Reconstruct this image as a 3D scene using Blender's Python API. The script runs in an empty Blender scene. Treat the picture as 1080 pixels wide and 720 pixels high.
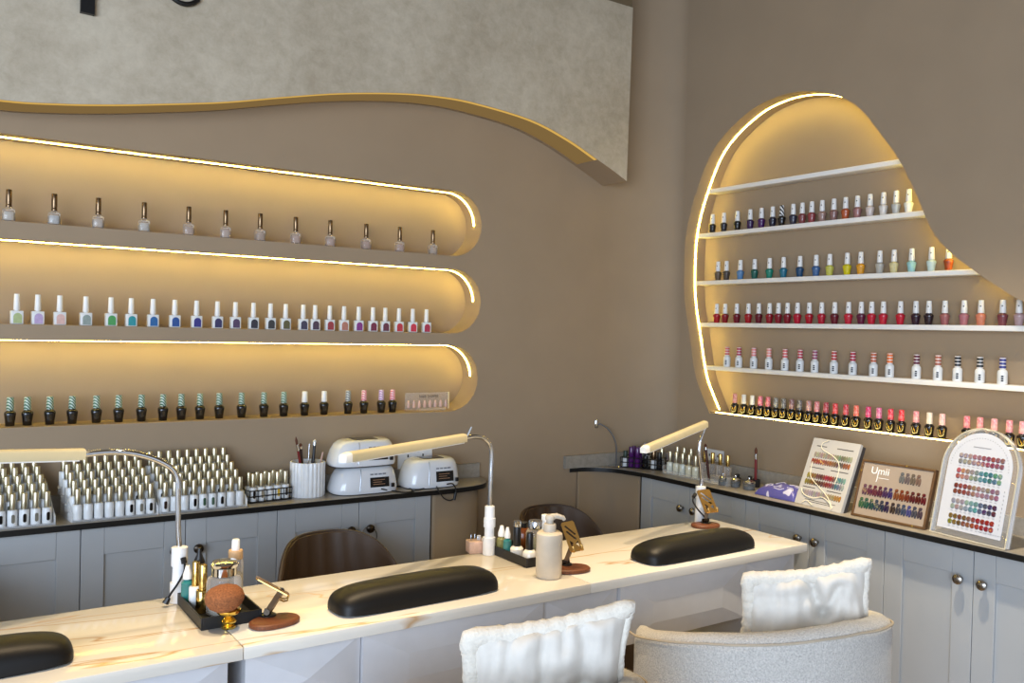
import bpy, bmesh, math, random
from mathutils import Vector, Matrix
random.seed(7)
PI = math.pi
scn = bpy.context.scene
COL = scn.collection
H = 1.45                                   # eye height
# ------------------------------------------------------------------ camera
F_PX = 917.68
YAW, PIT, ROL = (math.radians(a) for a in (34.0918, -0.76905, 1.41083))
_f = Vector((math.sin(YAW)*math.cos(PIT), math.cos(YAW)*math.cos(PIT), math.sin(PIT)))
_r0 = Vector((math.cos(YAW), -math.sin(YAW), 0)); _u0 = _r0.cross(_f)
_r = _r0*math.cos(ROL) + _u0*math.sin(ROL); _u = -_r0*math.sin(ROL) + _u0*math.cos(ROL)
cam_d = bpy.data.cameras.new('camera'); cam = bpy.data.objects.new('camera', cam_d); COL.objects.link(cam)
cam_d.sensor_width = 36; cam_d.lens = F_PX/1080*36; cam_d.clip_start = .05
M = Matrix((( _r.x, _u.x, -_f.x, 0), (_r.y, _u.y, -_f.y, 0), (_r.z, _u.z, -_f.z, H), (0, 0, 0, 1)))
cam.matrix_world = M
scn.camera = cam
# surveying helpers: where the sight line through a photo point meets a plane of the room
def ray(x, y): return _f*F_PX + _r*(x-540) - _u*(y-360)
def onX(x, y, X): d = ray(x, y); p = d*(X/d.x); p.z += H; return p
def onY(x, y, Y): d = ray(x, y); p = d*(Y/d.y); p.z += H; return p
def onZ(x, y, Z): d = ray(x, y); p = d*((Z-H)/d.z); p.z += H; return p
def at_r(x, y, r): d = ray(x, y); p = d*(r/math.hypot(d.x, d.y)); p.z += H; return p   # at horizontal distance r
TZ, CZ = H-.65, H-.59                       # table top, worktop heights
def T(x, y): return onZ(x, y, TZ)
def C(x, y): return onZ(x, y, CZ)
YB, XR = 2.96, 2.80                         # back wall, right wall planes
# ------------------------------------------------------------------ materials
def lin(c):
    return tuple(((v/255)/12.92 if v/255 <= .04045 else ((v/255+.055)/1.055)**2.4) for v in c)
_mats = {}
def mat(key, rgb=None, rough=.5, metal=0., noise=.06, scale=30., bump=0., coat=0., trans=0., sheen=0., spec=.5, ior=1.45, alpha=1.):
    if key in _mats: return _mats[key]
    m = bpy.data.materials.new(key); m.use_nodes = True; _mats[key] = m
    nt = m.node_tree; b = nt.nodes['Principled BSDF']; L = nt.links
    c = lin(rgb)
    b.inputs['Roughness'].default_value = rough; b.inputs['Metallic'].default_value = metal
    b.inputs['Coat Weight'].default_value = coat; b.inputs['Transmission Weight'].default_value = trans
    b.inputs['Sheen Weight'].default_value = sheen; b.inputs['Specular IOR Level'].default_value = spec
    b.inputs['IOR'].default_value = ior; b.inputs['Alpha'].default_value = alpha
    b.inputs['Base Color'].default_value = (*c, 1)
    if noise > 0 or bump > 0:
        tc = nt.nodes.new('ShaderNodeTexCoord'); n = nt.nodes.new('ShaderNodeTexNoise')
        n.inputs['Scale'].default_value = scale; n.inputs['Detail'].default_value = 4
        L.new(tc.outputs['Object'], n.inputs['Vector'])
        if noise > 0:
            r = nt.nodes.new('ShaderNodeValToRGB')
            r.color_ramp.elements[0].position = .3; r.color_ramp.elements[1].position = .7
            r.color_ramp.elements[0].color = (*[v*(1-noise) for v in c], 1)
            r.color_ramp.elements[1].color = (*[min(1, v*(1+noise)) for v in c], 1)
            L.new(n.outputs['Fac'], r.inputs['Fac']); L.new(r.outputs['Color'], b.inputs['Base Color'])
        if bump > 0:
            bp = nt.nodes.new('ShaderNodeBump'); bp.inputs['Strength'].default_value = bump; bp.inputs['Distance'].default_value = .004
            L.new(n.outputs['Fac'], bp.inputs['Height']); L.new(bp.outputs['Normal'], b.inputs['Normal'])
    return m
def emit(key, rgb, strength):
    if key in _mats: return _mats[key]
    m = bpy.data.materials.new(key); m.use_nodes = True; _mats[key] = m
    nt = m.node_tree; nt.nodes.clear()
    o = nt.nodes.new('ShaderNodeOutputMaterial'); e = nt.nodes.new('ShaderNodeEmission')
    e.inputs['Color'].default_value = (*rgb, 1); e.inputs['Strength'].default_value = strength
    nt.links.new(e.outputs[0], o.inputs[0]); return m
def two_tone(key, a, b_, kind='zigzag', scale=1., rough=.35, metal=0., thr=.5, soft=.06):
    """two colours in a wrapped pattern: zigzag, bands, blotches"""
    if key in _mats: return _mats[key]
    m = bpy.data.materials.new(key); m.use_nodes = True; _mats[key] = m
    nt = m.node_tree; b = nt.nodes['Principled BSDF']; L = nt.links
    b.inputs['Roughness'].default_value = rough; b.inputs['Metallic'].default_value = metal
    tc = nt.nodes.new('ShaderNodeTexCoord'); mp = nt.nodes.new('ShaderNodeMapping')
    L.new(tc.outputs['Object'], mp.inputs['Vector'])
    if kind == 'blotches':
        w = nt.nodes.new('ShaderNodeTexNoise'); w.inputs['Scale'].default_value = 160*scale; w.inputs['Detail'].default_value = 1; out = w.outputs['Fac']
    else:
        w = nt.nodes.new('ShaderNodeTexWave'); w.wave_type = 'BANDS'
        if kind == 'zigzag':
            w.bands_direction = 'DIAGONAL'; w.inputs['Scale'].default_value = 34*scale; w.inputs['Distortion'].default_value = 2.
        else:
            w.bands_direction = 'Z'; w.inputs['Scale'].default_value = 28*scale
        out = w.outputs['Fac']
    L.new(mp.outputs['Vector'], w.inputs['Vector'])
    r = nt.nodes.new('ShaderNodeValToRGB')
    r.color_ramp.elements[0].position = thr-soft; r.color_ramp.elements[1].position = thr+soft
    r.color_ramp.elements[0].color = (*lin(a), 1); r.color_ramp.elements[1].color = (*lin(b_), 1)
    L.new(out, r.inputs['Fac']); L.new(r.outputs['Color'], b.inputs['Base Color'])
    return m
def marble():
    m = bpy.data.materials.new('gold_veined_marble'); m.use_nodes = True
    nt = m.node_tree; b = nt.nodes['Principled BSDF']; L = nt.links
    b.inputs['Roughness'].default_value = .12; b.inputs['Specular IOR Level'].default_value = .5
    tc = nt.nodes.new('ShaderNodeTexCoord')
    def vein(rot, sc, nscale, width, seed):
        mp = nt.nodes.new('ShaderNodeMapping'); mp.inputs['Rotation'].default_value = (0, 0, rot); mp.inputs['Scale'].default_value = sc
        mp.inputs['Location'].default_value = (seed, seed*1.7, 0)
        L.new(tc.outputs['Object'], mp.inputs['Vector'])
        n = nt.nodes.new('ShaderNodeTexNoise'); n.inputs['Scale'].default_value = nscale; n.inputs['Detail'].default_value = 5; n.inputs['Roughness'].default_value = .55
        n.inputs['Distortion'].default_value = .35
        L.new(mp.outputs['Vector'], n.inputs['Vector'])
        s = nt.nodes.new('ShaderNodeMath'); s.operation = 'SUBTRACT'; s.inputs[1].default_value = .5; L.new(n.outputs['Fac'], s.inputs[0])
        a = nt.nodes.new('ShaderNodeMath'); a.operation = 'ABSOLUTE'; L.new(s.outputs[0], a.inputs[0])
        r = nt.nodes.new('ShaderNodeMapRange'); r.inputs['From Min'].default_value = 0; r.inputs['From Max'].default_value = width
        r.inputs['To Min'].default_value = 1; r.inputs['To Max'].default_value = 0; L.new(a.outputs[0], r.inputs['Value'])
        return r.outputs['Result']
    base = nt.nodes.new('ShaderNodeRGB'); base.outputs[0].default_value = (*lin((216, 211, 201)), 1)
    cur = base.outputs[0]
    for (rot, sc, ns, wd, seed, colr, amt) in ((-.55, (.30, 1.3, 1), .85, .0032, 3.1, (178, 134, 74), .8), (-.62, (.25, 1.2, 1), .7, .012, 8.4, (172, 168, 160), .5),
                                               (-.3, (.3, 1.2, 1), .9, .0025, 15.7, (205, 162, 96), .6)):
        v = vein(rot, sc, ns, wd, seed)
        k = nt.nodes.new('ShaderNodeMath'); k.operation = 'MULTIPLY'; k.inputs[1].default_value = amt; L.new(v, k.inputs[0])
        mx = nt.nodes.new('ShaderNodeMix'); mx.data_type = 'RGBA'
        L.new(k.outputs[0], mx.inputs['Factor']); L.new(cur, mx.inputs['A']); mx.inputs['B'].default_value = (*lin(colr), 1)
        cur = mx.outputs['Result']
    L.new(cur, b.inputs['Base Color'])
    return m
def plaster():
    m = bpy.data.materials.new('mottled_plaster'); m.use_nodes = True
    nt = m.node_tree; b = nt.nodes['Principled BSDF']; L = nt.links
    b.inputs['Roughness'].default_value = .55
    tc = nt.nodes.new('ShaderNodeTexCoord')
    n1 = nt.nodes.new('ShaderNodeTexNoise'); n1.inputs['Scale'].default_value = 24; n1.inputs['Detail'].default_value = 10; n1.inputs['Roughness'].default_value = .72; n1.inputs['Distortion'].default_value = .25
    n2 = nt.nodes.new('ShaderNodeTexNoise'); n2.inputs['Scale'].default_value = 3.2; n2.inputs['Detail'].default_value = 5
    for n in (n1, n2): L.new(tc.outputs['Object'], n.inputs['Vector'])
    ad = nt.nodes.new('ShaderNodeMath'); ad.operation = 'MULTIPLY_ADD'; ad.inputs[1].default_value = .55; ad.inputs[2].default_value = .0
    L.new(n1.outputs['Fac'], ad.inputs[0])
    a2 = nt.nodes.new('ShaderNodeMath'); a2.operation = 'MULTIPLY_ADD'; a2.inputs[1].default_value = .45
    L.new(n2.outputs['Fac'], a2.inputs[0]); L.new(ad.outputs[0], a2.inputs[2])
    r = nt.nodes.new('ShaderNodeValToRGB'); e = r.color_ramp.elements
    e[0].position = .36; e[0].color = (*lin((168, 155, 133)), 1); e[1].position = .63; e[1].color = (*lin((198, 187, 166)), 1)
    L.new(a2.outputs[0], r.inputs['Fac']); L.new(r.outputs['Color'], b.inputs['Base Color'])
    bp = nt.nodes.new('ShaderNodeBump'); bp.inputs['Strength'].default_value = .25; bp.inputs['Distance'].default_value = .003
    L.new(n1.outputs['Fac'], bp.inputs['Height']); L.new(bp.outputs['Normal'], b.inputs['Normal'])
    return m
def glass(key, rgb=(255, 255, 255), rough=.02, ior=1.3, mixf=.82):
    """clear acrylic / thin glass: transparent with a gloss"""
    if key in _mats: return _mats[key]
    m = bpy.data.materials.new(key); m.use_nodes = True; _mats[key] = m
    nt = m.node_tree; nt.nodes.clear(); L = nt.links
    o = nt.nodes.new('ShaderNodeOutputMaterial'); mx = nt.nodes.new('ShaderNodeMixShader')
    t = nt.nodes.new('ShaderNodeBsdfTransparent'); t.inputs['Color'].default_value = (*lin(rgb), 1)
    g = nt.nodes.new('ShaderNodeBsdfPrincipled'); g.inputs['Base Color'].default_value = (*lin(rgb), 1); g.inputs['Roughness'].default_value = rough
    fr = nt.nodes.new('ShaderNodeFresnel'); fr.inputs['IOR'].default_value = ior
    ad = nt.nodes.new('ShaderNodeMath'); ad.operation = 'ADD'; ad.use_clamp = True; ad.inputs[1].default_value = 1-mixf
    L.new(fr.outputs[0], ad.inputs[0])
    L.new(ad.outputs[0], mx.inputs['Fac']); L.new(t.outputs[0], mx.inputs[1]); L.new(g.outputs[0], mx.inputs[2]); L.new(mx.outputs[0], o.inputs[0])
    return m
WALLP = mat('taupe_wall_paint', (155, 135, 110), rough=.75, noise=.03, scale=6)
CABL = mat('pale_grey_cabinet_paint', (172, 174, 175), rough=.45, noise=.02, scale=8)
LAMI = mat('grey_beige_laminate', (150, 143, 132), rough=.35, noise=.12, scale=60)
BLACK = mat('black_edge', (14, 14, 15), rough=.35)
WHITEP = mat('white_plastic', (225, 227, 230), rough=.3)
WHITES = mat('white_shelf_lacquer', (236, 233, 228), rough=.4, noise=.02)
GLOSSW = mat('glossy_white_lacquer', (196, 196, 199), rough=.12, noise=.02, coat=.3)
CHROME = mat('chrome', (215, 218, 222), rough=.08, metal=1, noise=0)
STEELD = mat('dark_bronze_metal', (70, 62, 54), rough=.3, metal=1, noise=.1)
NICKEL = mat('brushed_nickel', (150, 144, 136), rough=.25, metal=1, noise=.1)
GOLDM = mat('polished_gold', (226, 192, 96), rough=.12, metal=1, noise=0)
MARB = marble(); PLAST = plaster()
ACRY = glass('clear_acrylic', mixf=.92); CLEARG = glass('clear_bottle_glass', (244, 240, 236), mixf=.86)
LEDM = emit('warm_led_glow', (1., .75, .14), 44.)
# ------------------------------------------------------------------ mesh building
class MB:
    def __init__(s): s.bm = bmesh.new(); s.mi = 0; s.mats = []
    def use(s, m):
        if m not in s.mats: s.mats.append(m)
        s.mi = s.mats.index(m); return s
    def _mark(s, faces):
        for f in faces: f.material_index = s.mi
    def box(s, x0, x1, y0, y1, z0, z1, bev=0., seg=2):
        r = bmesh.ops.create_cube(s.bm, size=1)['verts']
        for v in r: v.co = Vector(((x0+x1)/2+v.co.x*(x1-x0), (y0+y1)/2+v.co.y*(y1-y0), (z0+z1)/2+v.co.z*(z1-z0)))
        fs = list({f for v in r for f in v.link_faces}); s._mark(fs)
        if bev > 0:
            es = list({e for v in r for e in v.link_edges})
            o = bmesh.ops.bevel(s.bm, geom=es, offset=bev, segments=seg, affect='EDGES', profile=.5); s._mark(o['faces'])
        return s
    def lathe(s, prof, n=16, c=(0, 0, 0), sq=2., cap=True, axis=None):
        """prof [(r,z)], sq = superellipse exponent of the plan"""
        rings = []
        q = axis.to_track_quat('Z', 'Y') if axis is not None else None
        for (r, z) in prof:
            ring = []
            for i in range(n):
                a = 2*PI*i/n; ca, sa = math.cos(a), math.sin(a)
                k = (abs(ca)**sq+abs(sa)**sq)**(-1/sq)
                p = Vector((r*k*ca, r*k*sa, z))
                if q is not None: p = q @ p
                ring.append(s.bm.verts.new(p+Vector(c)))
            rings.append(ring)
        fs = []
        for a, b in zip(rings, rings[1:]):
            for i in range(n): fs.append(s.bm.faces.new((a[i], a[(i+1) % n], b[(i+1) % n], b[i])))
        if cap:
            fs.append(s.bm.faces.new(rings[0][::-1])); fs.append(s.bm.faces.new(rings[-1]))
        s._mark(fs); return s
    def tube(s, pts, r, n=8, closed=False, cap=True, flat=None):
        pts = [Vector(p) for p in pts]; N = len(pts); rings = []
        rad = r if isinstance(r, (list, tuple)) else [r]*N
        prev = None
        for i, p in enumerate(pts):
            if closed: t = pts[(i+1) % N]-pts[i-1]
            else: t = pts[min(i+1, N-1)]-pts[max(i-1, 0)]
            t.normalize()
            if prev is None:
                ref = Vector((0, 0, 1)) if abs(t.z) < .9 else Vector((1, 0, 0)); x = t.cross(ref).normalized()
            else:
                x = prev-t*prev.dot(t)
                x = x.normalized() if x.length > 1e-6 else t.orthogonal().normalized()
            prev = x; y = t.cross(x)
            rings.append([s.bm.verts.new(p+(x*math.cos(2*PI*k/n)+y*math.sin(2*PI*k/n)*(flat or 1))*rad[i]) for k in range(n)])
        fs = []
        prs = list(zip(rings, rings[1:]))+([(rings[-1], rings[0])] if closed else [])
        for a, b in prs:
            for k in range(n): fs.append(s.bm.faces.new((a[k], a[(k+1) % n], b[(k+1) % n], b[k])))
        if cap and not closed:
            fs.append(s.bm.faces.new(rings[0][::-1])); fs.append(s.bm.faces.new(rings[-1]))
        s._mark(fs); return s
    def prism(s, poly, h0, h1, xf=None):
        """poly [(a,b)] ccw extruded along third axis h0..h1; xf maps (a,b,h) to world"""
        xf = xf or (lambda a, b, h: (a, b, h))
        A = [s.bm.verts.new(xf(a, b, h0)) for a, b in poly]; B = [s.bm.verts.new(xf(a, b, h1)) for a, b in poly]
        n = len(poly); fs = [s.bm.faces.new(A[::-1]), s.bm.faces.new(B)]
        for i in range(n): fs.append(s.bm.faces.new((A[i], A[(i+1) % n], B[(i+1) % n], B[i])))
        s._mark(fs); return s
    def quad(s, *ps):
        s._mark([s.bm.faces.new([s.bm.verts.new(p) for p in ps])]); return s
    def mesh(s, name, smooth=True, ang=40, fixn=True):
        me = bpy.data.meshes.new(name)
        if fixn: bmesh.ops.recalc_face_normals(s.bm, faces=s.bm.faces[:])
        s.bm.to_mesh(me); s.bm.free()
        for m in s.mats: me.materials.append(m)
        if smooth:
            me.polygons.foreach_set('use_smooth', [True]*len(me.polygons))
            me.set_sharp_from_angle(angle=math.radians(ang))
        return me
    def build(s, name, m=None, parent=None, loc=None, smooth=True, ang=40, label=None, fixn=True):
        if m is not None:
            if not s.mats: s.mats = [m]
        o = bpy.data.objects.new(name, s.mesh(name, smooth, ang, fixn)); COL.objects.link(o)
        if parent: o.parent = parent
        if loc is not None: o.location = loc
        if label: o['label'] = label
        return o
def link(name, me, parent=None, loc=None, m=None):
    o = bpy.data.objects.new(name, me); COL.objects.link(o)
    if parent: o.parent = parent
    if loc is not None: o.location = loc
    return o
_tint = {}
def tinted(key, me, m):
    """the same mesh in another material, kept for reuse"""
    k = (key, m.name)
    if k not in _tint:
        c = me.copy(); c.materials.clear(); c.materials.append(m); _tint[k] = c
    return _tint[k]
def tag(o, label, cat, group=None):
    o['label'] = label; o['category'] = cat
    if group: o['group'] = group
    return o
def struct(o): o['kind'] = 'structure'; return o
def thing(name, label, cat, loc=(0, 0, 0), rz=0., group=None):
    o = bpy.data.objects.new(name, None); COL.objects.link(o); o.empty_display_size = .02
    o.location = loc; o.rotation_euler = (0, 0, rz); return tag(o, label, cat, group)
ORD = ('first second third fourth fifth sixth seventh eighth ninth tenth eleventh twelfth thirteenth fourteenth fifteenth sixteenth seventeenth eighteenth nineteenth '
       'twentieth twenty-first twenty-second twenty-third twenty-fourth twenty-fifth twenty-sixth twenty-seventh twenty-eighth').split()
def bez(p0, p1, p2, p3, n=12):
    P = [Vector(p) for p in (p0, p1, p2, p3)]; o = []
    for i in range(n+1):
        t = i/n; o.append(P[0]*(1-t)**3+P[1]*3*t*(1-t)**2+P[2]*3*t*t*(1-t)+P[3]*t**3)
    return o
def smooth_path(pts, n=6):
    """Catmull-Rom through pts"""
    P = [Vector(p) for p in pts]; o = []
    for i in range(len(P)-1):
        a = P[max(i-1, 0)]; b = P[i]; c = P[i+1]; d = P[min(i+2, len(P)-1)]
        for k in range(n):
            t = k/n
            o.append(.5*((2*b)+(c-a)*t+(2*a-5*b+4*c-d)*t*t+(3*b-a-3*c+d)*t**3))
    o.append(P[-1]); return o
def textobj(name, body, size, m, parent, loc, rot=(0, 0, 0), depth=.0006, align='CENTER'):
    cu = bpy.data.curves.new(name, 'FONT'); cu.body = body; cu.size = size; cu.extrude = depth; cu.align_x = align; cu.align_y = 'CENTER'
    q = bpy.data.objects.new(name, cu); COL.objects.link(q); bpy.context.view_layer.update()
    me = bpy.data.meshes.new_from_object(q.evaluated_get(bpy.context.evaluated_depsgraph_get())); bpy.data.objects.remove(q); bpy.data.curves.remove(cu)
    me.materials.clear(); me.materials.append(m)
    o = bpy.data.objects.new(name, me); COL.objects.link(o); o.parent = parent; o.location = loc; o.rotation_euler = rot
    return o
# ================================================================== room
def fill_holes(outer, holes, to3):
    """flat face with holes"""
    bm = bmesh.new(); es = []
    for loop in [outer]+holes:
        vs = [bm.verts.new(to3(*p)) for p in loop]
        for i in range(len(vs)): es.append(bm.edges.new((vs[i], vs[(i+1) % len(vs)])))
    bmesh.ops.triangle_fill(bm, use_beauty=True, use_dissolve=False, edges=es)
    return bm
def stadium(xl, xr, zb, zt, n=18):
    r = (zt-zb)/2; zc = (zt+zb)/2; pts = []
    for i in range(n+1):
        a = -PI/2+PI*i/n; pts.append((xr-r+r*math.cos(a), zc+r*math.sin(a)))
    for i in range(n+1):
        a = PI/2+PI*i/n; pts.append((xl+r+r*math.cos(a), zc+r*math.sin(a)))
    return pts
CEIL = 2.95; ND = .118
NICHES = [(-.9, 1.843, H+.284, H+.5385), (-.9, 1.847, H-.0195, H+.2325), (-.9, 1.842, H-.3265, H-.0665)]
holes = [stadium(*n) for n in NICHES]
def pocket(bm, loop, to3, d):
    f = [bm.verts.new(to3(a, b, 0)) for a, b in loop]; k = [bm.verts.new(to3(a, b, d)) for a, b in loop]; n = len(loop)
    for i in range(n): bm.faces.new((f[i], f[(i+1) % n], k[(i+1) % n], k[i]))
    k2 = [bm.verts.new(v.co) for v in k]; bm.faces.new(k2)
def wall(name, outer, holes, to3, d):
    bm = fill_holes(outer, holes, lambda a, b: to3(a, b, 0))
    for h in holes: pocket(bm, h, to3, d)
    bmesh.ops.recalc_face_normals(bm, faces=bm.faces[:])
    me = bpy.data.meshes.new(name); bm.to_mesh(me); bm.free(); me.materials.append(WALLP)
    me.polygons.foreach_set('use_smooth', [True]*len(me.polygons)); me.set_sharp_from_angle(angle=math.radians(35))
    o = bpy.data.objects.new(name, me); COL.objects.link(o); return struct(o)
CXE, CYE = 2.48, 2.80                      # where the rounded corner begins on either wall
wall('wall_back', [(-2.6, 0), (CXE, 0), (CXE, CEIL), (-2.6, CEIL)], holes, lambda a, b, d: (a, YB+d, b), ND)
OV = [(749, 437.5), (740, 415), (733, 393), (727, 352), (722, 315), (721.5, 280), (724, 245), (733, 207), (753, 157), (787, 120), (820, 102), (853, 96), (883, 100.7),
      (907, 115), (930, 143), (950, 171.7), (967, 207), (983, 243), (1003, 267), (1027, 285), (1053, 303), (1080, 318)]
ov = [(p.y, p.z) for p in (onX(x, y, XR) for x, y in OV)]
ov[0] = (2.612, H-.335)
ovs = [(v.x, v.y) for v in smooth_path([(a, b, 0) for a, b in ov]+[(1.22, H+.085, 0), (1.08, H+.02, 0), (1.0, H-.10, 0), (1.02, H-.25, 0), (1.08, H-.335, 0)], 5)]
OD = .129
wall('wall_right', [(CYE, 0), (CYE, CEIL), (-2.4, CEIL), (-2.4, 0)], [ovs], lambda a, b, d: (XR+d, a, b), OD)
def corner(k, off=0.):
    a = PI/2*k; return (CXE+(XR-CXE-off)*math.sin(a), CYE+(YB-CYE-off)*math.cos(a))
mb = MB(); cp = [corner(i/20) for i in range(21)]
for (a, b), (c, d) in zip(cp, cp[1:]): mb.quad((a, b, 0), (c, d, 0), (c, d, CEIL), (a, b, CEIL))
bmesh.ops.remove_doubles(mb.bm, verts=mb.bm.verts[:], dist=.0002)
struct(mb.build('wall_corner', WALLP, ang=60))
FLO = MB(); FLO.box(-2.6, XR, -2.4, YB, -.06, 0); struct(FLO.build('floor', mat('pale_oak_floor', (150, 132, 112), rough=.35, noise=.15, scale=5)))
CEI = MB(); CEI.box(-2.6, XR, -2.4, YB, CEIL, CEIL+.06); struct(CEI.build('ceiling', mat('brown_ceiling_paint', (120, 104, 84), rough=.7, noise=.03, scale=5)))
# led strips: a thin glowing tube inside each niche
def led_bar(path, conv, d0, d1, prot, label, m):
    """thin rectangular strip: path [(a,b,na,nb)] with inward normals, depth d0..d1 behind the wall face, standing prot off the surface"""
    mb = MB(); secs = []
    for (a, b, na, nb) in path:
        secs.append([mb.bm.verts.new(conv(a+na*p, b+nb*p, d)) for p, d in ((.0002, d0), (prot, d0), (prot, d1), (.0002, d1))])
    for A, B in zip(secs, secs[1:]):
        for k in range(4): mb.bm.faces.new((A[k], A[(k+1) % 4], B[(k+1) % 4], B[k]))
    mb.bm.faces.new(secs[0][::-1]); mb.bm.faces.new(secs[-1])
    return tag(mb.build('led_strip', m, smooth=False), label, 'led strip')
for (n, lab) in zip(NICHES, ('warm LED strip under the rim of the top left wall niche', 'warm LED strip under the rim of the middle left wall niche', 'warm LED strip under the rim of the bottom left wall niche')):
    xl, xr, zb, zt = n; r = (zt-zb)/2; zc = (zt+zb)/2
    path = [(xl+r+(xr-xl-2*r)*i/12, zt, 0, -1) for i in range(12)]+[(xr-r+r*math.cos(a), zc+r*math.sin(a), -math.cos(a), -math.sin(a)) for a in [PI/2-PI*.49*i/16 for i in range(17)]]
    led_bar(path, lambda a, b, d: (a, YB+d, b), .054, .061, .0027, lab, LEDM)
path = []
for i in range(1, 100):
    p = Vector(ovs[i]); t = (Vector(ovs[i+1])-Vector(ovs[i-1])).normalized(); path.append((p.x, p.y, -t.y, t.x))
led_bar(path, lambda a, b, d: (XR+d, a, b), .065, .0715, .0024, 'warm LED strip curving up the side of the oval right wall niche', LEDM)
led_bar([(2.604, H-.335, 0, 1), (1.9, H-.335, 0, 1), (1.1, H-.335, 0, 1)], lambda a, b, d: (XR+d, a, b), .030, .036, .0032, 'warm LED strip along the bottom lip of the oval niche', emit('warm_led_glow_soft', (1., .76, .22), 26.))
# white shelves inside the oval
def z_cross(z):
    ys = []
    n = len(ovs)
    for i in range(n):
        (a, b), (c, d) = ovs[i], ovs[(i+1) % n]
        if (b-z)*(d-z) <= 0 and b != d: ys.append(a+(c-a)*(z-b)/(d-b))
    return max(ys), min(ys)
SHZ = [(.641, 'topmost'), (.449, 'second'), (.238, 'third'), (.0525, 'fourth'), (-.1375, 'lowest')]
SHX = XR+.066
for z, nm in SHZ:
    y1, y0 = z_cross(H+z-.008)
    sh = MB().box(SHX, XR+OD+.004, max(y0, 1.02)-.004, y1-.006, H+z-.018, H+z, .0015).build('display_shelf', WHITES)
    tag(sh, {'topmost': 'empty white shelf, topmost inside the oval niche', 'second': 'white shelf second from the top in the oval niche', 'third': 'white shelf third from the top in the oval niche',
             'fourth': 'white shelf holding red polishes in the oval niche', 'lowest': 'lowest white shelf in the oval niche, under white bottles'}[nm], 'shelf', 'white shelves in the oval niche')
# soffit with the wavy lower edge
SY = 2.80
SO = [(0, 105), (60, 109), (120, 110), (180, 109), (240, 107), (300, 102), (360, 98), (420, 98), (460, 101), (500, 108), (560, 126), (600, 147), (630, 168), (648, 181), (661, 191)]
so = [(p.x, p.z) for p in (onY(x, y, SY) for x, y in SO)]
so = [(-2.6, H+.60), (-1.6, H+.72), (-1.0, H+.70), (-.4, H+.62), (-.1, H+.598)]+so
sos = [(v.x, v.y) for v in smooth_path([(a, b, 0) for a, b in so], 5)]
STOP = H+1.376
mb = MB().use(PLAST).prism(sos+[(2.472, STOP), (-2.6, STOP)], SY, YB-.001, lambda a, b, h: (a, h, b))
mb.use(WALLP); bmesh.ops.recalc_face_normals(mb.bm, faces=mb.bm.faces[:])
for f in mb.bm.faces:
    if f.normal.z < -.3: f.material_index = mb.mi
sf = mb.build('soffit_panel', smooth=False); tag(sf, 'pale mottled plaster panel with a wavy lower edge high on the wall', 'wall panel')
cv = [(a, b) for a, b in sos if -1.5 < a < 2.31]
mb = MB().use(emit('warm_led_cove', (1., .60, .14), .66)).use(emit('painted_cove_glow', (1., .62, .22), .21))
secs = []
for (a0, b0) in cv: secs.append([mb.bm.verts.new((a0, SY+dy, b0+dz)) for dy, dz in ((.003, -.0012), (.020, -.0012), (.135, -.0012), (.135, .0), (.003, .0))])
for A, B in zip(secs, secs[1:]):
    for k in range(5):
        f = mb.bm.faces.new((A[k], A[(k+1) % 5], B[(k+1) % 5], B[k])); f.material_index = 1 if k in (1, 2) else 0  # rear band: cove light on the underside, put in as emission
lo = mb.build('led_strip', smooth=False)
tag(lo, 'gold LED strip with a painted glow band under the wavy plaster panel', 'led strip')
bk = MB().box(-2.6, 2.47, SY+.004, YB, STOP+.001, CEIL); struct(bk.build('trim_1', mat('brown_ceiling_paint2', (112, 96, 72), rough=.7, noise=.03)))
# sign letters on the panel
sg = thing('wall_sign', 'large black raised letters on the pale plaster panel', 'sign', (0, SY, 0))
a = onY(84, 14, SY); b = onY(99, 16, SY)
SIGN = mat('satin_black_sign', (10, 10, 11), rough=.4)
MB().prism([(a.x, a.z), (b.x, a.z-.001), (b.x, a.z+.33), (a.x, a.z+.33)], -.018, -.002, lambda p, q, h: (p, h, q)).build('letter', SIGN, sg, smooth=False)
c1 = onY(193, -13, SY)
MB().tube([(c1.x+.052*math.cos(t), -.010, c1.z+.052*math.sin(t)) for t in [-.55-PI*1.55*i/30 for i in range(31)]], .0075, 8).build('letter', SIGN, sg)
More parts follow.
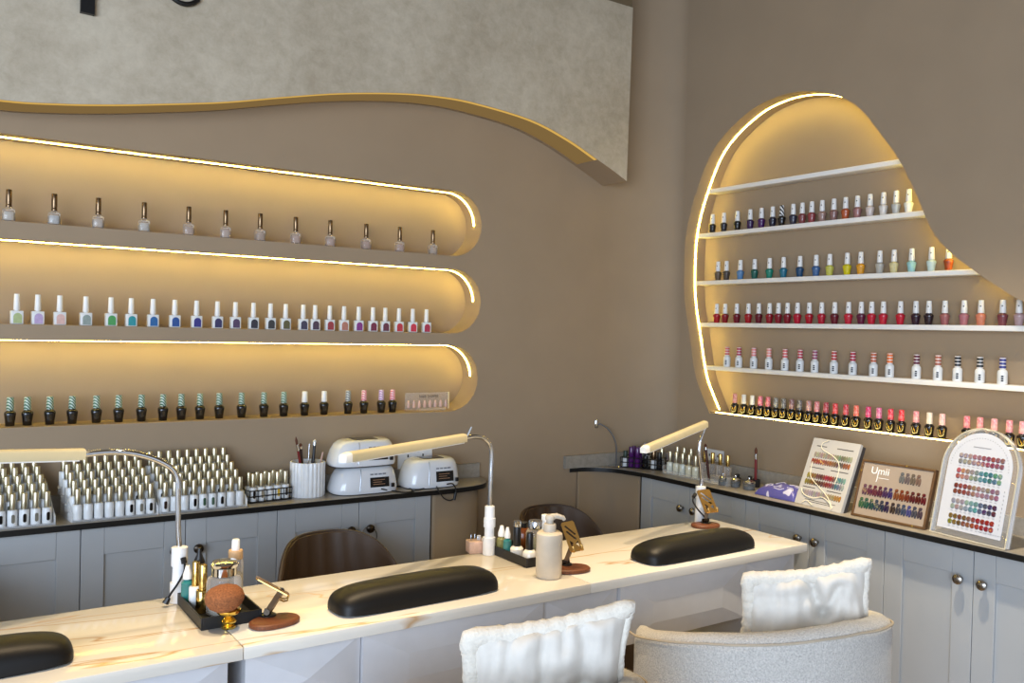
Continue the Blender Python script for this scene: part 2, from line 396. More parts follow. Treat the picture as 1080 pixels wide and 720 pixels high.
# ================================================================== cabinets
def door(parent, xf, a0, a1, z0, z1, knob_at, ring=False, knobm=None):
    """shaker door in the plane h=0 (front), a along the run; xf(a,h,z) -> world, h positive towards the room"""
    st, rl, g = .062, .082, .0012
    a0 += g; a1 -= g
    mb = MB()
    def bx(p, q, zz0, zz1, h0, h1):
        v0 = xf(p, h0, zz0); v1 = xf(q, h1, zz1)
        mb.box(min(v0[0], v1[0]), max(v0[0], v1[0]), min(v0[1], v1[1]), max(v0[1], v1[1]), zz0, zz1, .0008, 1)
    bx(a0, a0+st, z0, z1, -.02, 0); bx(a1-st, a1, z0, z1, -.02, 0)
    bx(a0+st+.0006, a1-st-.0006, z1-rl, z1, -.02, -.0006); bx(a0+st+.0006, a1-st-.0006, z0, z0+rl, -.02, -.0006)
    bx(a0+st-.004, a1-st+.004, z0+rl-.004, z1-rl+.004, -.016, -.0095)
    d = mb.build('door', CABL, parent)
    ka = a1-.034 if knob_at == 'hi' else a0+.034
    c = Vector(xf(ka, 0, z1-.093)); ax = Vector(xf(ka, 1, z1-.093))-c
    k = MB().lathe([(.006, 0), (.006, .012), (.0125, .014), (.0150, .019), (.0145, .025), (.009, .029), (.001, .030)], 20, c, axis=ax).build('knob', knobm or NICKEL, d)
    if ring:
        ctr = c+ax*.006+Vector((0, 0, -.030)); side = Vector(xf(ka+1, 0, 0))-Vector(xf(ka, 0, 0))
        MB().tube([ctr+side*(.030*math.sin(t))+Vector((0, 0, .034*math.cos(t)))+ax*(.006*(1-math.cos(t))/2) for t in [2*PI*i/28 for i in range(28)]], .0016, 6, closed=True).build('hanging_ring', CHROME, d)
    return d
YF = 2.79; XF = 2.56                       # door faces
lf = lambda a, h, z: (a, YF-h, z)
rt = lambda a, h, z: (XF-h, a, z)
CTOP = CZ-.018
def cabinet(label, name_xf, runs, face, wallp, axis, rings=False, knobm=None):
    lo, hi = min(r[0] for r in runs), max(r[1] for r in runs)
    base = (((lo+hi)/2, (face+wallp)/2, 0) if axis == 'x' else ((face+wallp)/2, (lo+hi)/2, 0))
    t = thing('base_cabinet', label, 'cabinet', base, 0, 'pale grey shaker base cabinets')
    o = Vector(base); xf = lambda a, h, z: tuple(Vector(name_xf(a, h, z))-o)
    mb = MB()
    def bx(a0, a1, h0, h1, z0, z1):
        v0, v1 = xf(a0, h0, z0), xf(a1, h1, z1)
        mb.box(min(v0[0], v1[0]), max(v0[0], v1[0]), min(v0[1], v1[1]), max(v0[1], v1[1]), z0, z1)
    dpt = wallp-face
    bx(lo, hi, -.021, -dpt+.002, .10, CTOP-.0005); bx(lo, hi, -.05, -dpt+.002, .0, .10)
    mb.build('carcass', CABL, t, smooth=False)
    for (a0, a1, side) in runs: door(t, xf, a0, a1, .105, CTOP-.003, side, rings, knobm)
    return t
W_ = .2905
x0 = .388
cabinet('grey base cabinet at the far left under the left bottle riser', lf, [(x0-2*W_, x0-W_, 'hi'), (x0-W_, x0, 'lo')], YF, YB, 'x', knobm=STEELD)
cabinet('grey base cabinet with dark knobs, behind the first desk lamp', lf, [(x0, x0+W_+.004, 'hi'), (x0+W_+.004, x0+2*W_+.004, 'lo')], YF, YB, 'x', knobm=STEELD)
cabinet('grey base cabinet with rings hanging on its knobs, under the white curing lamps', lf, [(x0+2*W_+.004, x0+3*W_+.004, 'hi'), (x0+3*W_+.004, x0+4*W_-.002, 'lo')], YF, YB, 'x', True, STEELD)
V_ = .2855; y9 = 2.766
cabinet('grey base cabinet nearest the room corner on the right wall', rt, [(y9-V_, y9, 'lo'), (y9-2*V_, y9-V_, 'hi')], XF, XR, 'y')
cabinet('grey base cabinet under the white and the brown swatch boards', rt, [(y9-3*V_, y9-2*V_, 'lo'), (y9-4*V_, y9-3*V_, 'hi')], XF, XR, 'y')
cabinet('grey base cabinet under the arched acrylic display, rightmost', rt, [(y9-5*V_, y9-4*V_, 'lo'), (y9-6*V_, y9-5*V_, 'hi')], XF, XR, 'y')
# worktops
def worktop(label, outline, front_path, splash, panel):
    w = thing('worktop', label, 'worktop', (0, 0, 0))
    MB().prism(outline, CZ-.018, CZ).build('slab', LAMI, w, smooth=False)
    mb = MB(); n = len(front_path)
    for i in range(n-1):
        (ax, ay), (bx, by) = front_path[i], front_path[i+1]
        t = Vector((bx-ax, by-ay)).normalized(); nn = Vector((t.y, -t.x))*.0016
        mb.quad((ax+nn.x, ay+nn.y, CZ-.0185), (bx+nn.x, by+nn.y, CZ-.0185), (bx+nn.x, by+nn.y, CZ-.0012), (ax+nn.x, ay+nn.y, CZ-.0012))
    bmesh.ops.remove_doubles(mb.bm, verts=mb.bm.verts[:], dist=.004)
    b = mb.build('edge_band', BLACK, w, smooth=False); sm = b.modifiers.new('solid', 'SOLIDIFY'); sm.thickness = .0024
    mb = MB()
    inn = [(p[0], p[1]) for p in splash[1]]
    mb.prism(splash[0]+inn[::-1], CZ, CZ+.054)
    mb.build('backsplash', LAMI, w)
    mb = MB()
    for (ax, ay), (bx, by) in zip(panel, panel[1:]): mb.quad((ax, ay, 0), (bx, by, 0), (bx, by, CZ-.0185), (ax, ay, CZ-.0185))
    bmesh.ops.remove_doubles(mb.bm, verts=mb.bm.verts[:], dist=.0005)
    p = mb.build('end_panel', WALLP, w, ang=60); sm = p.modifiers.new('solid', 'SOLIDIFY'); sm.thickness = .012; sm.offset = 0
    return w
FY = 2.768
endl = [(1.62, FY), (1.70, 2.776), (1.76, 2.792), (1.80, 2.818), (1.83, 2.86), (1.846, 2.91), (1.85, YB-.001)]
pathl = [(-.9, FY)]+[(v.x, v.y) for v in smooth_path([(a, b, 0) for a, b in endl], 4)]
pan = [(1.553, 2.792)]+[(v.x, v.y) for v in smooth_path([(1.553, 2.792, 0), (1.66, 2.80, 0), (1.74, 2.825, 0), (1.79, 2.87, 0), (1.805, 2.955, 0)], 5)][1:]
worktop('grey laminate worktop with black edge along the left wall', pathl+[(-.9, YB-.001)], pathl, ([(-.9, YB-.0005), (1.851, YB-.0005)], [(-.9, YB-.016), (1.851, YB-.016)]), pan)
FX = 2.533
endr = [(2.318, YB-.002), (2.40, 2.945), (2.455, 2.908), (2.495, 2.856), (2.516, 2.786), (2.53, 2.72), (FX, 2.66)]
pathr = [(v.x, v.y) for v in smooth_path([(a, b, 0) for a, b in endr], 4)]+[(FX, .9)]
pan = [(v.x, v.y) for v in smooth_path([(2.36, 2.955, 0), (2.43, 2.938, 0), (2.49, 2.89, 0), (2.53, 2.83, 0), (2.556, 2.767, 0)], 5)]
worktop('grey laminate worktop with black edge along the right wall', pathr+[(XR-.001, .9)]+[corner(i/16, .001) for i in range(16, -1, -1)], pathr,
        ([(2.285, YB-.0005)]+[corner(i/16, .0005) for i in range(17)]+[(XR-.0005, .9)], [(2.285, YB-.016)]+[corner(i/16, .016) for i in range(17)]+[(XR-.016, .9)]), pan)
# wall sockets
def socket(label, xf, a0, a1, z0, z1, dbl=True):
    c = xf((a0+a1)/2, 0, (z0+z1)/2); t = thing('wall_socket', label, 'socket', c); c = Vector(c)
    def bx(mb, p, q, h0, h1, y0, y1, bev=0):
        v0 = Vector(xf(p, h0, y0))-c; v1 = Vector(xf(q, h1, y1))-c
        mb.box(min(v0.x, v1.x), max(v0.x, v1.x), min(v0.y, v1.y), max(v0.y, v1.y), y0-c.z, y1-c.z, bev, 2)
    m = MB(); bx(m, a0, a1, 0, .009, z0, z1, .003); m.build('face_plate', WHITEP, t)
    w = a1-a0
    for f in ((.28, .72) if dbl else (.5,)):
        ac = a0+w*f; m = MB().use(BLACK)
        bx(m, ac-.003, ac+.003, .009, .0095, z1-.030, z1-.020); bx(m, ac-.014, ac-.008, .009, .0095, z1-.046, z1-.041); bx(m, ac+.008, ac+.014, .009, .0095, z1-.046, z1-.041)
        m.build('socket_holes', BLACK, t, smooth=False)
    for f in (.40, .60):
        ac = a0+w*f; m = MB(); bx(m, ac-.006, ac+.006, .009, .011, z1-.016, z1-.004, .001); m.build('rocker_switch', WHITEP, t)
socket('white double wall socket above the left worktop, behind a curing lamp', lambda a, h, z: (a, YB-h, z), 1.492, 1.638, H-.548, H-.464)
socket('white double wall socket above the right worktop, behind the chrome lamp', lambda a, h, z: (XR-h, a, z), 2.521, 2.625, H-.566, H-.488)
# ================================================================== manicure tables
TT = .026; TYF, TYB_ = 1.732, 2.136
def pyramid(parent, x0, x1, z0, z1, y, dep=.026):
    """front panel with four facets rising to a point"""
    mb = MB(); c = ((x0+x1)/2, y-dep, (z0+z1)/2); P = [(x0, y, z0), (x1, y, z0), (x1, y, z1), (x0, y, z1)]
    for i in range(4): mb.quad(P[i], P[(i+1) % 4], c)
    bmesh.ops.remove_doubles(mb.bm, verts=mb.bm.verts[:], dist=.0005)
    mb.box(x0, x1, y+.0005, y+.016, z0, z1)
    return mb.build('faceted_panel', GLOSSW, parent, smooth=False)
def modesty(parent, x0, x1, z0, z1, y):
    """hanging centre panel with a low raised facet frame"""
    mb = MB(); e = .11
    P = [(x0, y, z0), (x1, y, z0), (x1, y, z1), (x0, y, z1)]; Q = [(x0+e, y-.012, z0+.05), (x1-e, y-.012, z0+.05), (x1-e, y-.012, z1-.055), (x0+e, y-.012, z1-.055)]
    for i in range(4): mb.quad(P[i], P[(i+1) % 4], Q[(i+1) % 4], Q[i])
    mb.quad(*Q); bmesh.ops.remove_doubles(mb.bm, verts=mb.bm.verts[:], dist=.0005)
    mb.box(x0, x1, y+.0005, y+.016, z0, z1)
    return mb.build('modesty_panel', GLOSSW, parent, smooth=False)
def ntable(label, tops, peds, cents, grp='white gloss manicure tables'):
    t = thing('manicure_table', label, 'table', (0, 0, 0))
    for (a, b) in tops:
        MB().box(a+.0008, b-.0008, TYF, TYB_, TZ-TT, TZ, .0018, 2).build('tabletop', MARB, t)
    for (a, b) in peds:
        p = MB().box(a+.002, b-.002, TYF+.056, TYB_-.02, .03, TZ-TT-.001).box(a+.02, b-.02, TYF+.06, TYB_-.05, 0, .03).build('pedestal', GLOSSW, t, smooth=False)
        zt = TZ-TT-.008
        for k in range(5): d = pyramid(t, a+.001, b-.001, zt-.128*(k+1)+.003, zt-.128*k, TYF+.039); d.name = 'drawer_front'
    for (a, b) in cents:
        modesty(t, a+.001, b-.001, .602, TZ-TT-.008, TYF+.028)
    return t
ntable('white gloss manicure table with marble top, cut off at the left edge', [(-.36, .541)], [(-.33, -.07), (.262, .522)], [(-.07, .262)])
ntable('long white gloss manicure table with faceted fronts and two marble top slabs', [(.541, 1.438), (1.438, 2.316)], [(.556, .813), (1.307, 1.563), (2.063, 2.302)], [(.813, 1.307), (1.563, 2.063)])
# ================================================================== arm rests
LEA = mat('black_vinyl', (13, 12, 12), rough=.46, noise=.1, scale=120, bump=.05, spec=.35)
def armrest(label, x0, x1, y0, y1, h, tilt=0.):
    L, Wd = x1-x0, y1-y0; t = thing('armrest_cushion', label, 'arm rest', ((x0+x1)/2, (y0+y1)/2, TZ), tilt, 'black arm rest cushions')
    mb = MB(); rows = []; N = 40; K = 14
    for i in range(N+1):
        u = -1+2*i/N; ue = (1-abs(u)**7)**(1/7) if abs(u) < 1 else 0
        uu = math.copysign(abs(u)**.75, u) if False else u
        x = L/2*math.sin(u*PI/2)
        e = max(0., 1-abs(math.sin(u*PI/2))**6)**(1/3.2)
        row = []
        for k in range(K+1):
            a = PI*k/K; w = Wd/2*(.55*e+.45*min(1, e*1.3)) if e > 0 else .004
            ca = math.cos(a); sa = math.sin(a)
            row.append(mb.bm.verts.new((x, -w*math.copysign(abs(ca)**.72, ca), h*e*abs(sa)**.8*(1+.04*math.cos(u*PI)))))
        rows.append(row)
    for A, B in zip(rows, rows[1:]):
        for k in range(K): mb.bm.faces.new((A[k], A[k+1], B[k+1], B[k]))
        mb.bm.faces.new((A[K], A[0], B[0], B[K]))
    bmesh.ops.remove_doubles(mb.bm, verts=mb.bm.verts[:], dist=.0006)
    mb.build('cushion_pad', LEA, t, loc=(0, 0, .0045), ang=70)
    pl = [(L/2*.97*math.copysign(abs(math.cos(a))**.45, math.cos(a)), Wd/2*.94*math.copysign(abs(math.sin(a))**.6, math.sin(a))) for a in [2*PI*i/40 for i in range(40)]]
    MB().prism(pl, .0002, .005).build('base_board', BLACK, t, smooth=False)
armrest('black padded arm rest at the left edge of the marble table', -.19, .247, 1.792, 1.912, .050)
armrest('black padded arm rest in front of the left brown chair', .772, 1.206, 1.782, 1.905, .052, .02)
armrest('black padded arm rest near the right end of the marble table', 1.684, 2.136, 1.762, 1.888, .052, .02)
# ================================================================== brown chairs
BRL = mat('dark_brown_leather', (66, 50, 36), rough=.5, noise=.05, scale=40)
def brown_chair(label, x, y, rz, wd=.44, top=.87):
    t = thing('salon_chair', label, 'chair', (x, y, 0), rz, 'brown leather technician chairs')
    # shell: curved channelled back; front of the chair is -y (towards the table)
    mb = MB(); N, K = 44, 14; rows = []
    for side in (0, 1):
        for i in range(N+1):
            u = -1+2*i/N; row = []
            for k in range(K+1):
                v = k/K; z = .47+(top-.47)*v*1.
                zz = z-(top-.47)*.42*v**2*abs(u)**5
                ch = .006*abs(math.sin(u*PI*3.5)) if side == 0 else 0
                yy = .20-.17*abs(u)**2.2+.05*v-(0 if side else .035-ch*.0)+(ch if side == 0 else 0)
                ww = wd/2*(.93+.07*math.sin(PI*min(1, v*1.1)))
                row.append(mb.bm.verts.new((ww*u, yy, zz)))
            rows.append(row)
    A, B = rows[:N+1], rows[N+1:]
    for G in (A, B):
        for p, q in zip(G, G[1:]):
            for k in range(K): mb.bm.faces.new((p[k], p[k+1], q[k+1], q[k]))
    for i in range(N):
        mb.bm.faces.new((A[i][K], A[i+1][K], B[i+1][K], B[i][K])); mb.bm.faces.new((A[i][0], A[i+1][0], B[i+1][0], B[i][0]))
    for e in (0, N):
        for k in range(K): mb.bm.faces.new((A[e][k], A[e][k+1], B[e][k+1], B[e][k]))
    bk = mb.build('backrest', BRL, t, ang=50)
    MB().tube([(v[K].co.x, (v[K].co.y), v[K].co.z) for v in []] or [(wd/2*.93*u, .20-.17*abs(u)**2.2+.05-.017, top-(top-.47)*.42*abs(u)**5+.001) for u in [-1+2*i/40 for i in range(41)]], .006, 6).build('piping', mat('darker_brown_piping', (50, 36, 27), rough=.5), bk)
    MB().box(-.215, .215, -.24, .17, .40, .48, .03, 4).build('seat', BRL, t)
    MB().lathe([(.025, .10), (.025, .40)], 14).build('stem', STEELD, t)
    for k in range(5):
        a = 2*PI*k/5+.3; d = Vector((math.cos(a), math.sin(a), 0))
        l = MB().tube([d*.02+Vector((0, 0, .10)), d*.25+Vector((0, 0, .07))], [.018, .012], 8).build('leg', STEELD, t)
        MB().lathe([(.004, -.012), (.024, -.010), (.024, .010), (.004, .012)], 14, d*.25+Vector((0, 0, .0245)), axis=Vector((-d.y, d.x, 0))).build('caster', BLACK, l)
brown_chair('dark brown leather chair with channelled back, between the first two desk lamps', 1.055, 2.36, .05, .44, .797)
brown_chair('dark brown leather chair behind the black tray, mostly hidden', 1.935, 2.42, -.05, .41, .785)
brown_chair('dark chair with only its edge showing at the left frame edge', -.075, 2.36, 0, .42, .81)
# ================================================================== boucle armchairs and cushions
BOU = mat('oatmeal_boucle', (190, 186, 180), rough=.95, noise=.22, scale=260, bump=.9, sheen=.3)
def armchair(label, cx, cy, face, R=.31):
    t = thing('tub_armchair', label, 'armchair', (cx, cy, 0), 0, 'pale boucle tub armchairs')
    th = .065; N = 72; a0, a1 = face+math.radians(75), face+math.radians(285)
    KN = [(-105, .728), (-90, .742), (-75, .762), (-50, .792), (-30, .808), (-3, .826), (15, .830), (40, .818), (52, .807), (80, .775), (105, .745)]
    def top(a):
        d = math.degrees(a-(face+PI))
        for (p, u), (q, v) in zip(KN, KN[1:]):
            if d <= q: return u+(v-u)*max(0, (d-p)/(q-p))
        return KN[-1][1]
    mb = MB(); rings = []
    for i in range(N+1):
        a = a0+(a1-a0)*i/N; zt = top(a); sec = []
        endk = min(1., math.sin(PI*min(i, N-i)/N*6) if min(i, N-i) < N/12 else 1.)
        prof = [(R-.02, .12), (R, .20), (R, zt-.035), (R-.006, zt-.012), (R-.022, zt-.001), (R-th+.022, zt-.001), (R-th+.006, zt-.012), (R-th, zt-.035), (R-th, .34), (R-th, .12)]
        for r, z in prof:
            rc = R-th/2; r = rc+(r-rc)*(.55+.45*endk); sec.append(mb.bm.verts.new((r*math.cos(a), r*math.sin(a), z)))
        rings.append(sec)
    for A, B in zip(rings, rings[1:]):
        for k in range(len(A)): mb.bm.faces.new((A[k], A[(k+1) % len(A)], B[(k+1) % len(A)], B[k]))
    mb.bm.faces.new(rings[0]); mb.bm.faces.new(rings[-1][::-1])
    sh = mb.build('backrest', BOU, t, ang=60)
    for rr, dz in ((R-.003, -.008),):
        pts = [((rr+.003)*math.cos(a), (rr+.003)*math.sin(a), top(a)+dz-.008) for a in [a0+.04+(a1-a0-.08)*i/70 for i in range(71)]]
        MB().tube(pts, .0028, 6).build('piping', mat('beige_piping', (176, 164, 146), rough=.9), sh)
    MB().lathe([(R-th-.006, .20), (R-th-.004, .36), (R-th-.006, .42), (R-th-.03, .455), (R-th-.08, .465), (.01, .468)], 48).build('seat_cushion', BOU, t)
    MB().lathe([(R-.06, .0), (R-.045, .02), (R-.045, .13), (R-.06, .14)], 48).build('base', mat('pale_wood_plinth', (176, 160, 140), rough=.5), t)
armchair('pale boucle tub armchair at the right, holding the upright white cushion', 1.711, 1.4255, math.radians(70))
armchair('pale boucle tub armchair at the bottom centre, mostly cut off', .93, 1.4255, math.radians(70))
FUR = mat('white_fluffy_fur', (222, 216, 204), rough=1., noise=.05, scale=160, bump=.7, sheen=.4)
SAT = mat('white_soft_fabric', (214, 209, 200), rough=.8, noise=.03, scale=60, sheen=.3)
from mathutils import noise as mnoise
def cushion(label, BL, BR, TR, TL, thick, nrm, creases, seed):
    """four corners of the front face (world), nrm towards the viewer"""
    BL, BR, TR, TL = map(Vector, (BL, BR, TR, TL)); nrm = Vector(nrm).normalized(); c = (BL+BR+TR+TL)/4
    t = thing('fluffy_cushion', label, 'cushion', c, 0, 'white fluffy cushions')
    mb = MB(); N = 44; grid = {}
    def pos(u, v, s):
        p = BL*(1-u)*(1-v)+BR*u*(1-v)+TR*u*v+TL*(1-u)*v
        a, b = 2*u-1, 2*v-1
        # edges sag between the corners
        ctr = c-p; p = p+ctr*(.10*((1-a*a)*b**4+(1-b*b)*a**4))
        w = ((1-abs(a)**3)*(1-abs(b)**3)); w = max(w, 0)**.62
        q = p+nrm*s*thick/2*w
        if s > 0:
            k = 0
            for (u0, v0, u1, v1, amp, wd_) in creases:
                d = Vector((u1-u0, v1-v0)); L2 = d.length_squared; tt = max(0, min(1, ((u-u0)*d.x+(v-v0)*d.y)/L2))
                dist = math.hypot(u-(u0+d.x*tt), v-(v0+d.y*tt)); k -= amp*math.exp(-(dist/wd_)**2)
            q += nrm*(k+.012*mnoise.noise(Vector((u*5+seed, v*4, 0)))+.008*mnoise.noise(Vector((u*16+seed, v*3.5, 2)))*min(1, w*2))
        return q-c
    for s in (1, -1):
        for i in range(N+1):
            for j in range(N+1): grid[s, i, j] = mb.bm.verts.new(pos(i/N, j/N, s))
        for i in range(N):
            for j in range(N): mb.bm.faces.new((grid[s, i, j], grid[s, i+1, j], grid[s, i+1, j+1], grid[s, i, j+1]))
    bmesh.ops.remove_doubles(mb.bm, verts=mb.bm.verts[:], dist=.0008)
    mb.build('cover', SAT, t, ang=80)
    # twisted fluffy rope border
    edge = []
    M4 = 46
    for i in range(M4): edge.append(pos(i/M4, 0, 0))
    for i in range(M4): edge.append(pos(1, i/M4, 0))
    for i in range(M4): edge.append(pos(1-i/M4, 1, 0))
    for i in range(M4): edge.append(pos(0, 1-i/M4, 0))
    n = len(edge); rad = []
    for i in range(n):
        sd = i//M4; big = sd in (2, 3)
        rad.append((.0145 if big else .0085)+(.0040*abs(math.sin(i*PI/4.6))**.7 if big else .0008)+.0022*mnoise.noise(Vector((i*.45, seed, 0))))
    rad = [(rad[i-1]+rad[i]*2+rad[(i+1) % n])/4 for i in range(n)]
    mb = MB().tube(edge, rad, 14, closed=True)
    for v in mb.bm.verts: v.co += Vector((mnoise.noise(v.co*160), mnoise.noise(v.co*160+Vector((9, 0, 0))), mnoise.noise(v.co*160+Vector((0, 9, 0)))))*.0022
    mb.build('fluffy_border', FUR, t, ang=80)
def on_r(x, y, r): return at_r(x, y, r)
cushion('white fluffy cushion leaning in the right-hand armchair', on_r(778, 712, 2.17), on_r(922, 694, 2.21), on_r(915, 594, 2.17), on_r(789, 610, 2.09), .11, (-.74, -.64, .2),
        [(.5, 1., .62, .55, .034, .05), (.62, .55, .75, .8, .022, .05), (.1, .8, .5, .75, .010, .06), (.62, .55, .55, .2, .008, .06)], 3.)
cushion('white fluffy cushion at the bottom centre, right top corner raised', on_r(482, 790, 1.66), on_r(658, 752, 1.72), on_r(665, 640, 1.68), on_r(494, 672, 1.60), .11, (-.55, -.78, .28),
        [(.25, .95, .3, .5, .010, .04), (.45, .95, .48, .5, .010, .04), (.7, .9, .72, .4, .016, .05), (.72, .4, .95, .2, .012, .05), (.58, .95, .6, .5, .009, .03)], 8.)
# ================================================================== bottles
def opi_meshes():
    b = MB().lathe([(.0102, 0), (.0112, .0015), (.0128, .014), (.0152, .027), (.0160, .031), (.0152, .0345), (.0115, .0375), (.0078, .039), (.0078, .041)], 18, sq=2.5).mesh('bottle')
    c = MB().lathe([(.0100, .0405), (.0104, .042), (.0094, .064), (.0085, .081), (.0076, .083)], 16).mesh('cap')
    return b, c
OPI_B, OPI_C = opi_meshes()
KB_B = MB().lathe([(.0118, 0), (.0128, .0015), (.0136, .014), (.0158, .030), (.0165, .035), (.0158, .040), (.0125, .0435), (.0088, .0455), (.0088, .048)], 18, sq=2.5).mesh('bottle')
KB_C = MB().lathe([(.0102, .0475), (.0106, .049), (.0100, .066), (.0094, .084), (.0086, .086)], 16).mesh('cap')
SQ_B = MB().box(-.0165, .0165, -.0115, .0115, 0, .040, .0018, 2).lathe([(.006, .0399), (.006, .043)], 12).mesh('bottle')
SQ_C = MB().lathe([(.0088, .0425), (.0090, .044), (.0076, .0885), (.0070, .0905)], 16).mesh('cap')
ARCH = MB().prism([(-.0105, .003), (.0125, .003)]+[(.001+.0115*math.cos(PI*i/12), .022+.0115*math.sin(PI*i/12)) for i in range(13)], -.0122, -.0116, lambda a, b, h: (a, h, b)).mesh('colour_window', smooth=False)
CL_B = MB().lathe([(.0150, 0), (.0168, .002), (.0172, .010), (.0172, .030), (.0160, .037), (.0085, .041), (.0070, .044)], 20, sq=4.).mesh('bottle')
CL_L = MB().lathe([(.0140, .004), (.0152, .006), (.0152, .026), (.0140, .029)], 16, sq=4.).mesh('polish_fill')
CL_C = MB().lathe([(.0082, .044), (.0086, .0455), (.0078, .052), (.0074, .054), (.0082, .056), (.0080, .094), (.0074, .096)], 16).mesh('cap')
DN_B = MB().lathe([(.0140, 0), (.0152, .002), (.0154, .036), (.0150, .041), (.0120, .046), (.0085, .048), (.0085, .050)], 18).mesh('bottle')
DN_C = MB().lathe([(.0098, .0495), (.0102, .051), (.0098, .085), (.0090, .087)], 16).mesh('cap')
DN_W = MB().box(-.0035, .0035, -.0158, -.0150, .010, .015).box(-.0035, .0035, -.0158, -.0150, .017, .022).box(-.0035, .0035, -.0158, -.0150, .024, .029).mesh('label_print', smooth=False)
GE_B = MB().lathe([(.0120, 0), (.0131, .0015), (.0131, .043), (.0118, .0455), (.0065, .046), (.0065, .048)], 16).mesh('bottle')
GE_C = MB().lathe([(.0074, .0465), (.0078, .048), (.0078, .089), (.0072, .0905)], 16).mesh('cap')
GE_W = MB().prism([(.0042*math.cos(PI*i/8), .030+.0042*math.sin(PI*i/8)) for i in range(9)]+[(-.0042*math.cos(PI*i/8), .014-.0042*math.sin(PI*i/8)) for i in range(9)], -.0137, -.0124, lambda a, b, h: (a, h, b)).mesh('shade_window', smooth=False)
YSW = MB().tube([(-.0085, -.0142, .036), (-.003, -.0158, .024), (.000, -.0146, .012), (.004, -.0160, .024), (.0085, -.0144, .037)], .0010, 5).mesh('gold_swoosh')
CMK = MB().box(-.0020, .0020, -.0106, -.0095, .061, .065).mesh('cap_mark', smooth=False)
WB = mat('white_bottle_enamel', (226, 228, 228), rough=.25); WC = mat('white_cap_plastic', (236, 234, 230), rough=.35)
BB = mat('black_bottle_enamel', (13, 13, 15), rough=.16, coat=.5, noise=0); CH_CAP = mat('champagne_metal', (206, 198, 172), rough=.34, metal=1, noise=.05)
BRONZE = mat('bronze_cap_metal', (122, 100, 76), rough=.22, metal=1, noise=.05)
GLD = mat('gold_print', (205, 170, 90), rough=.3, metal=1, noise=0); DRK = mat('dark_print', (30, 30, 34), rough=.5, noise=0)
def glossc(rgb): return mat('polish_%d_%d_%d' % rgb, rgb, rough=.14, coat=.4, noise=.08, scale=90)
def capc(rgb): return mat('cap_%d_%d_%d' % rgb, rgb, rough=.4, noise=.04)
def bottle(label, group, p, rz, parts):
    t = thing('nail_polish_bottle', label, 'nail polish', p, rz, group)
    for nm, me, m in parts: link(nm, tinted(nm+str(me.as_pointer()), me, m), t)
    return t
def cname(rgb):
    import colorsys
    h, s, v = colorsys.rgb_to_hsv(*[c/255 for c in rgb])
    if v < .2: return 'black'
    if s < .14: return 'white' if v > .8 else 'grey'
    h *= 360
    b = 'red' if h < 14 or h >= 340 else 'orange' if h < 40 else 'yellow' if h < 66 else 'green' if h < 165 else 'teal' if h < 195 else 'blue' if h < 255 else 'purple' if h < 300 else 'plum'
    if b == 'red' and v > .55 and s < .6: b = 'pink'
    if b == 'orange' and s < .5: b = 'beige'
    if b == 'orange' and v < .45: b = 'brown'
    return ('dark ' if v < .42 and b not in ('brown', 'plum') else 'pale ' if s < .3 and v > .6 and b not in ('pink', 'beige') else '')+b
CAMA = lambda p: math.atan2(p[0], p[1])       # bearing from the viewer
def rzf(p, k=1.): return -CAMA(p)*k
# --- top left niche: twelve clear bottles with bronze caps
n1 = [9, 57, 103.5, 152, 199, 238, 274.5, 312, 348.5, 386.5, 422, 457]
fills = [(216, 214, 206), (206, 212, 214), (206, 196, 184), (214, 214, 210), (198, 174, 156), (200, 180, 164), (190, 168, 148), (204, 176, 160), (200, 172, 156), (198, 166, 148), (202, 172, 156), (196, 178, 160)]
for i, x in enumerate(n1):
    p = onY(x, 236, 2.992); p.z = H+.2842
    bottle(f'clear bottle with bronze cap, {ORD[i]} from the left in the top left niche', 'clear bottles in the top left niche', p, -.06*(i % 3),
           [('bottle', CL_B, CLEARG), ('polish_fill', CL_L, glossc(tuple(int(v*.88) for v in fills[i]))), ('cap', CL_C, BRONZE)])
# --- middle left niche: square white bottles with an arched colour window
n2 = [17.3, 39.5, 62.7, 90.2, 116.7, 138, 161, 184, 207, 229, 248, 267, 285, 301, 319.5, 332, 347.5, 362.5, 378, 393, 406, 420.5, 435, 449.5]
c2 = [(168, 182, 128), (182, 160, 198), (214, 176, 168), (138, 152, 146), (66, 148, 78), (28, 140, 148), (22, 92, 152), (20, 70, 140), (36, 34, 122), (40, 34, 84), (72, 50, 84), (34, 28, 44),
      (44, 42, 42), (86, 80, 40), (54, 48, 70), (66, 44, 62), (150, 42, 46), (176, 112, 92), (128, 40, 122), (112, 22, 54), (96, 34, 50), (184, 32, 44), (198, 34, 58), (166, 26, 58)]
for i, x in enumerate(n2):
    p = onY(x, 346, 2.990); p.z = H-.0193
    bottle(f'square white bottle with {cname(c2[i])} window, {ORD[i]} from left, middle left niche', 'square white bottles in the middle left niche', p, .10-.012*i,
           [('bottle', SQ_B, WB), ('cap', SQ_C, WC), ('colour_window', ARCH, glossc(c2[i]))])
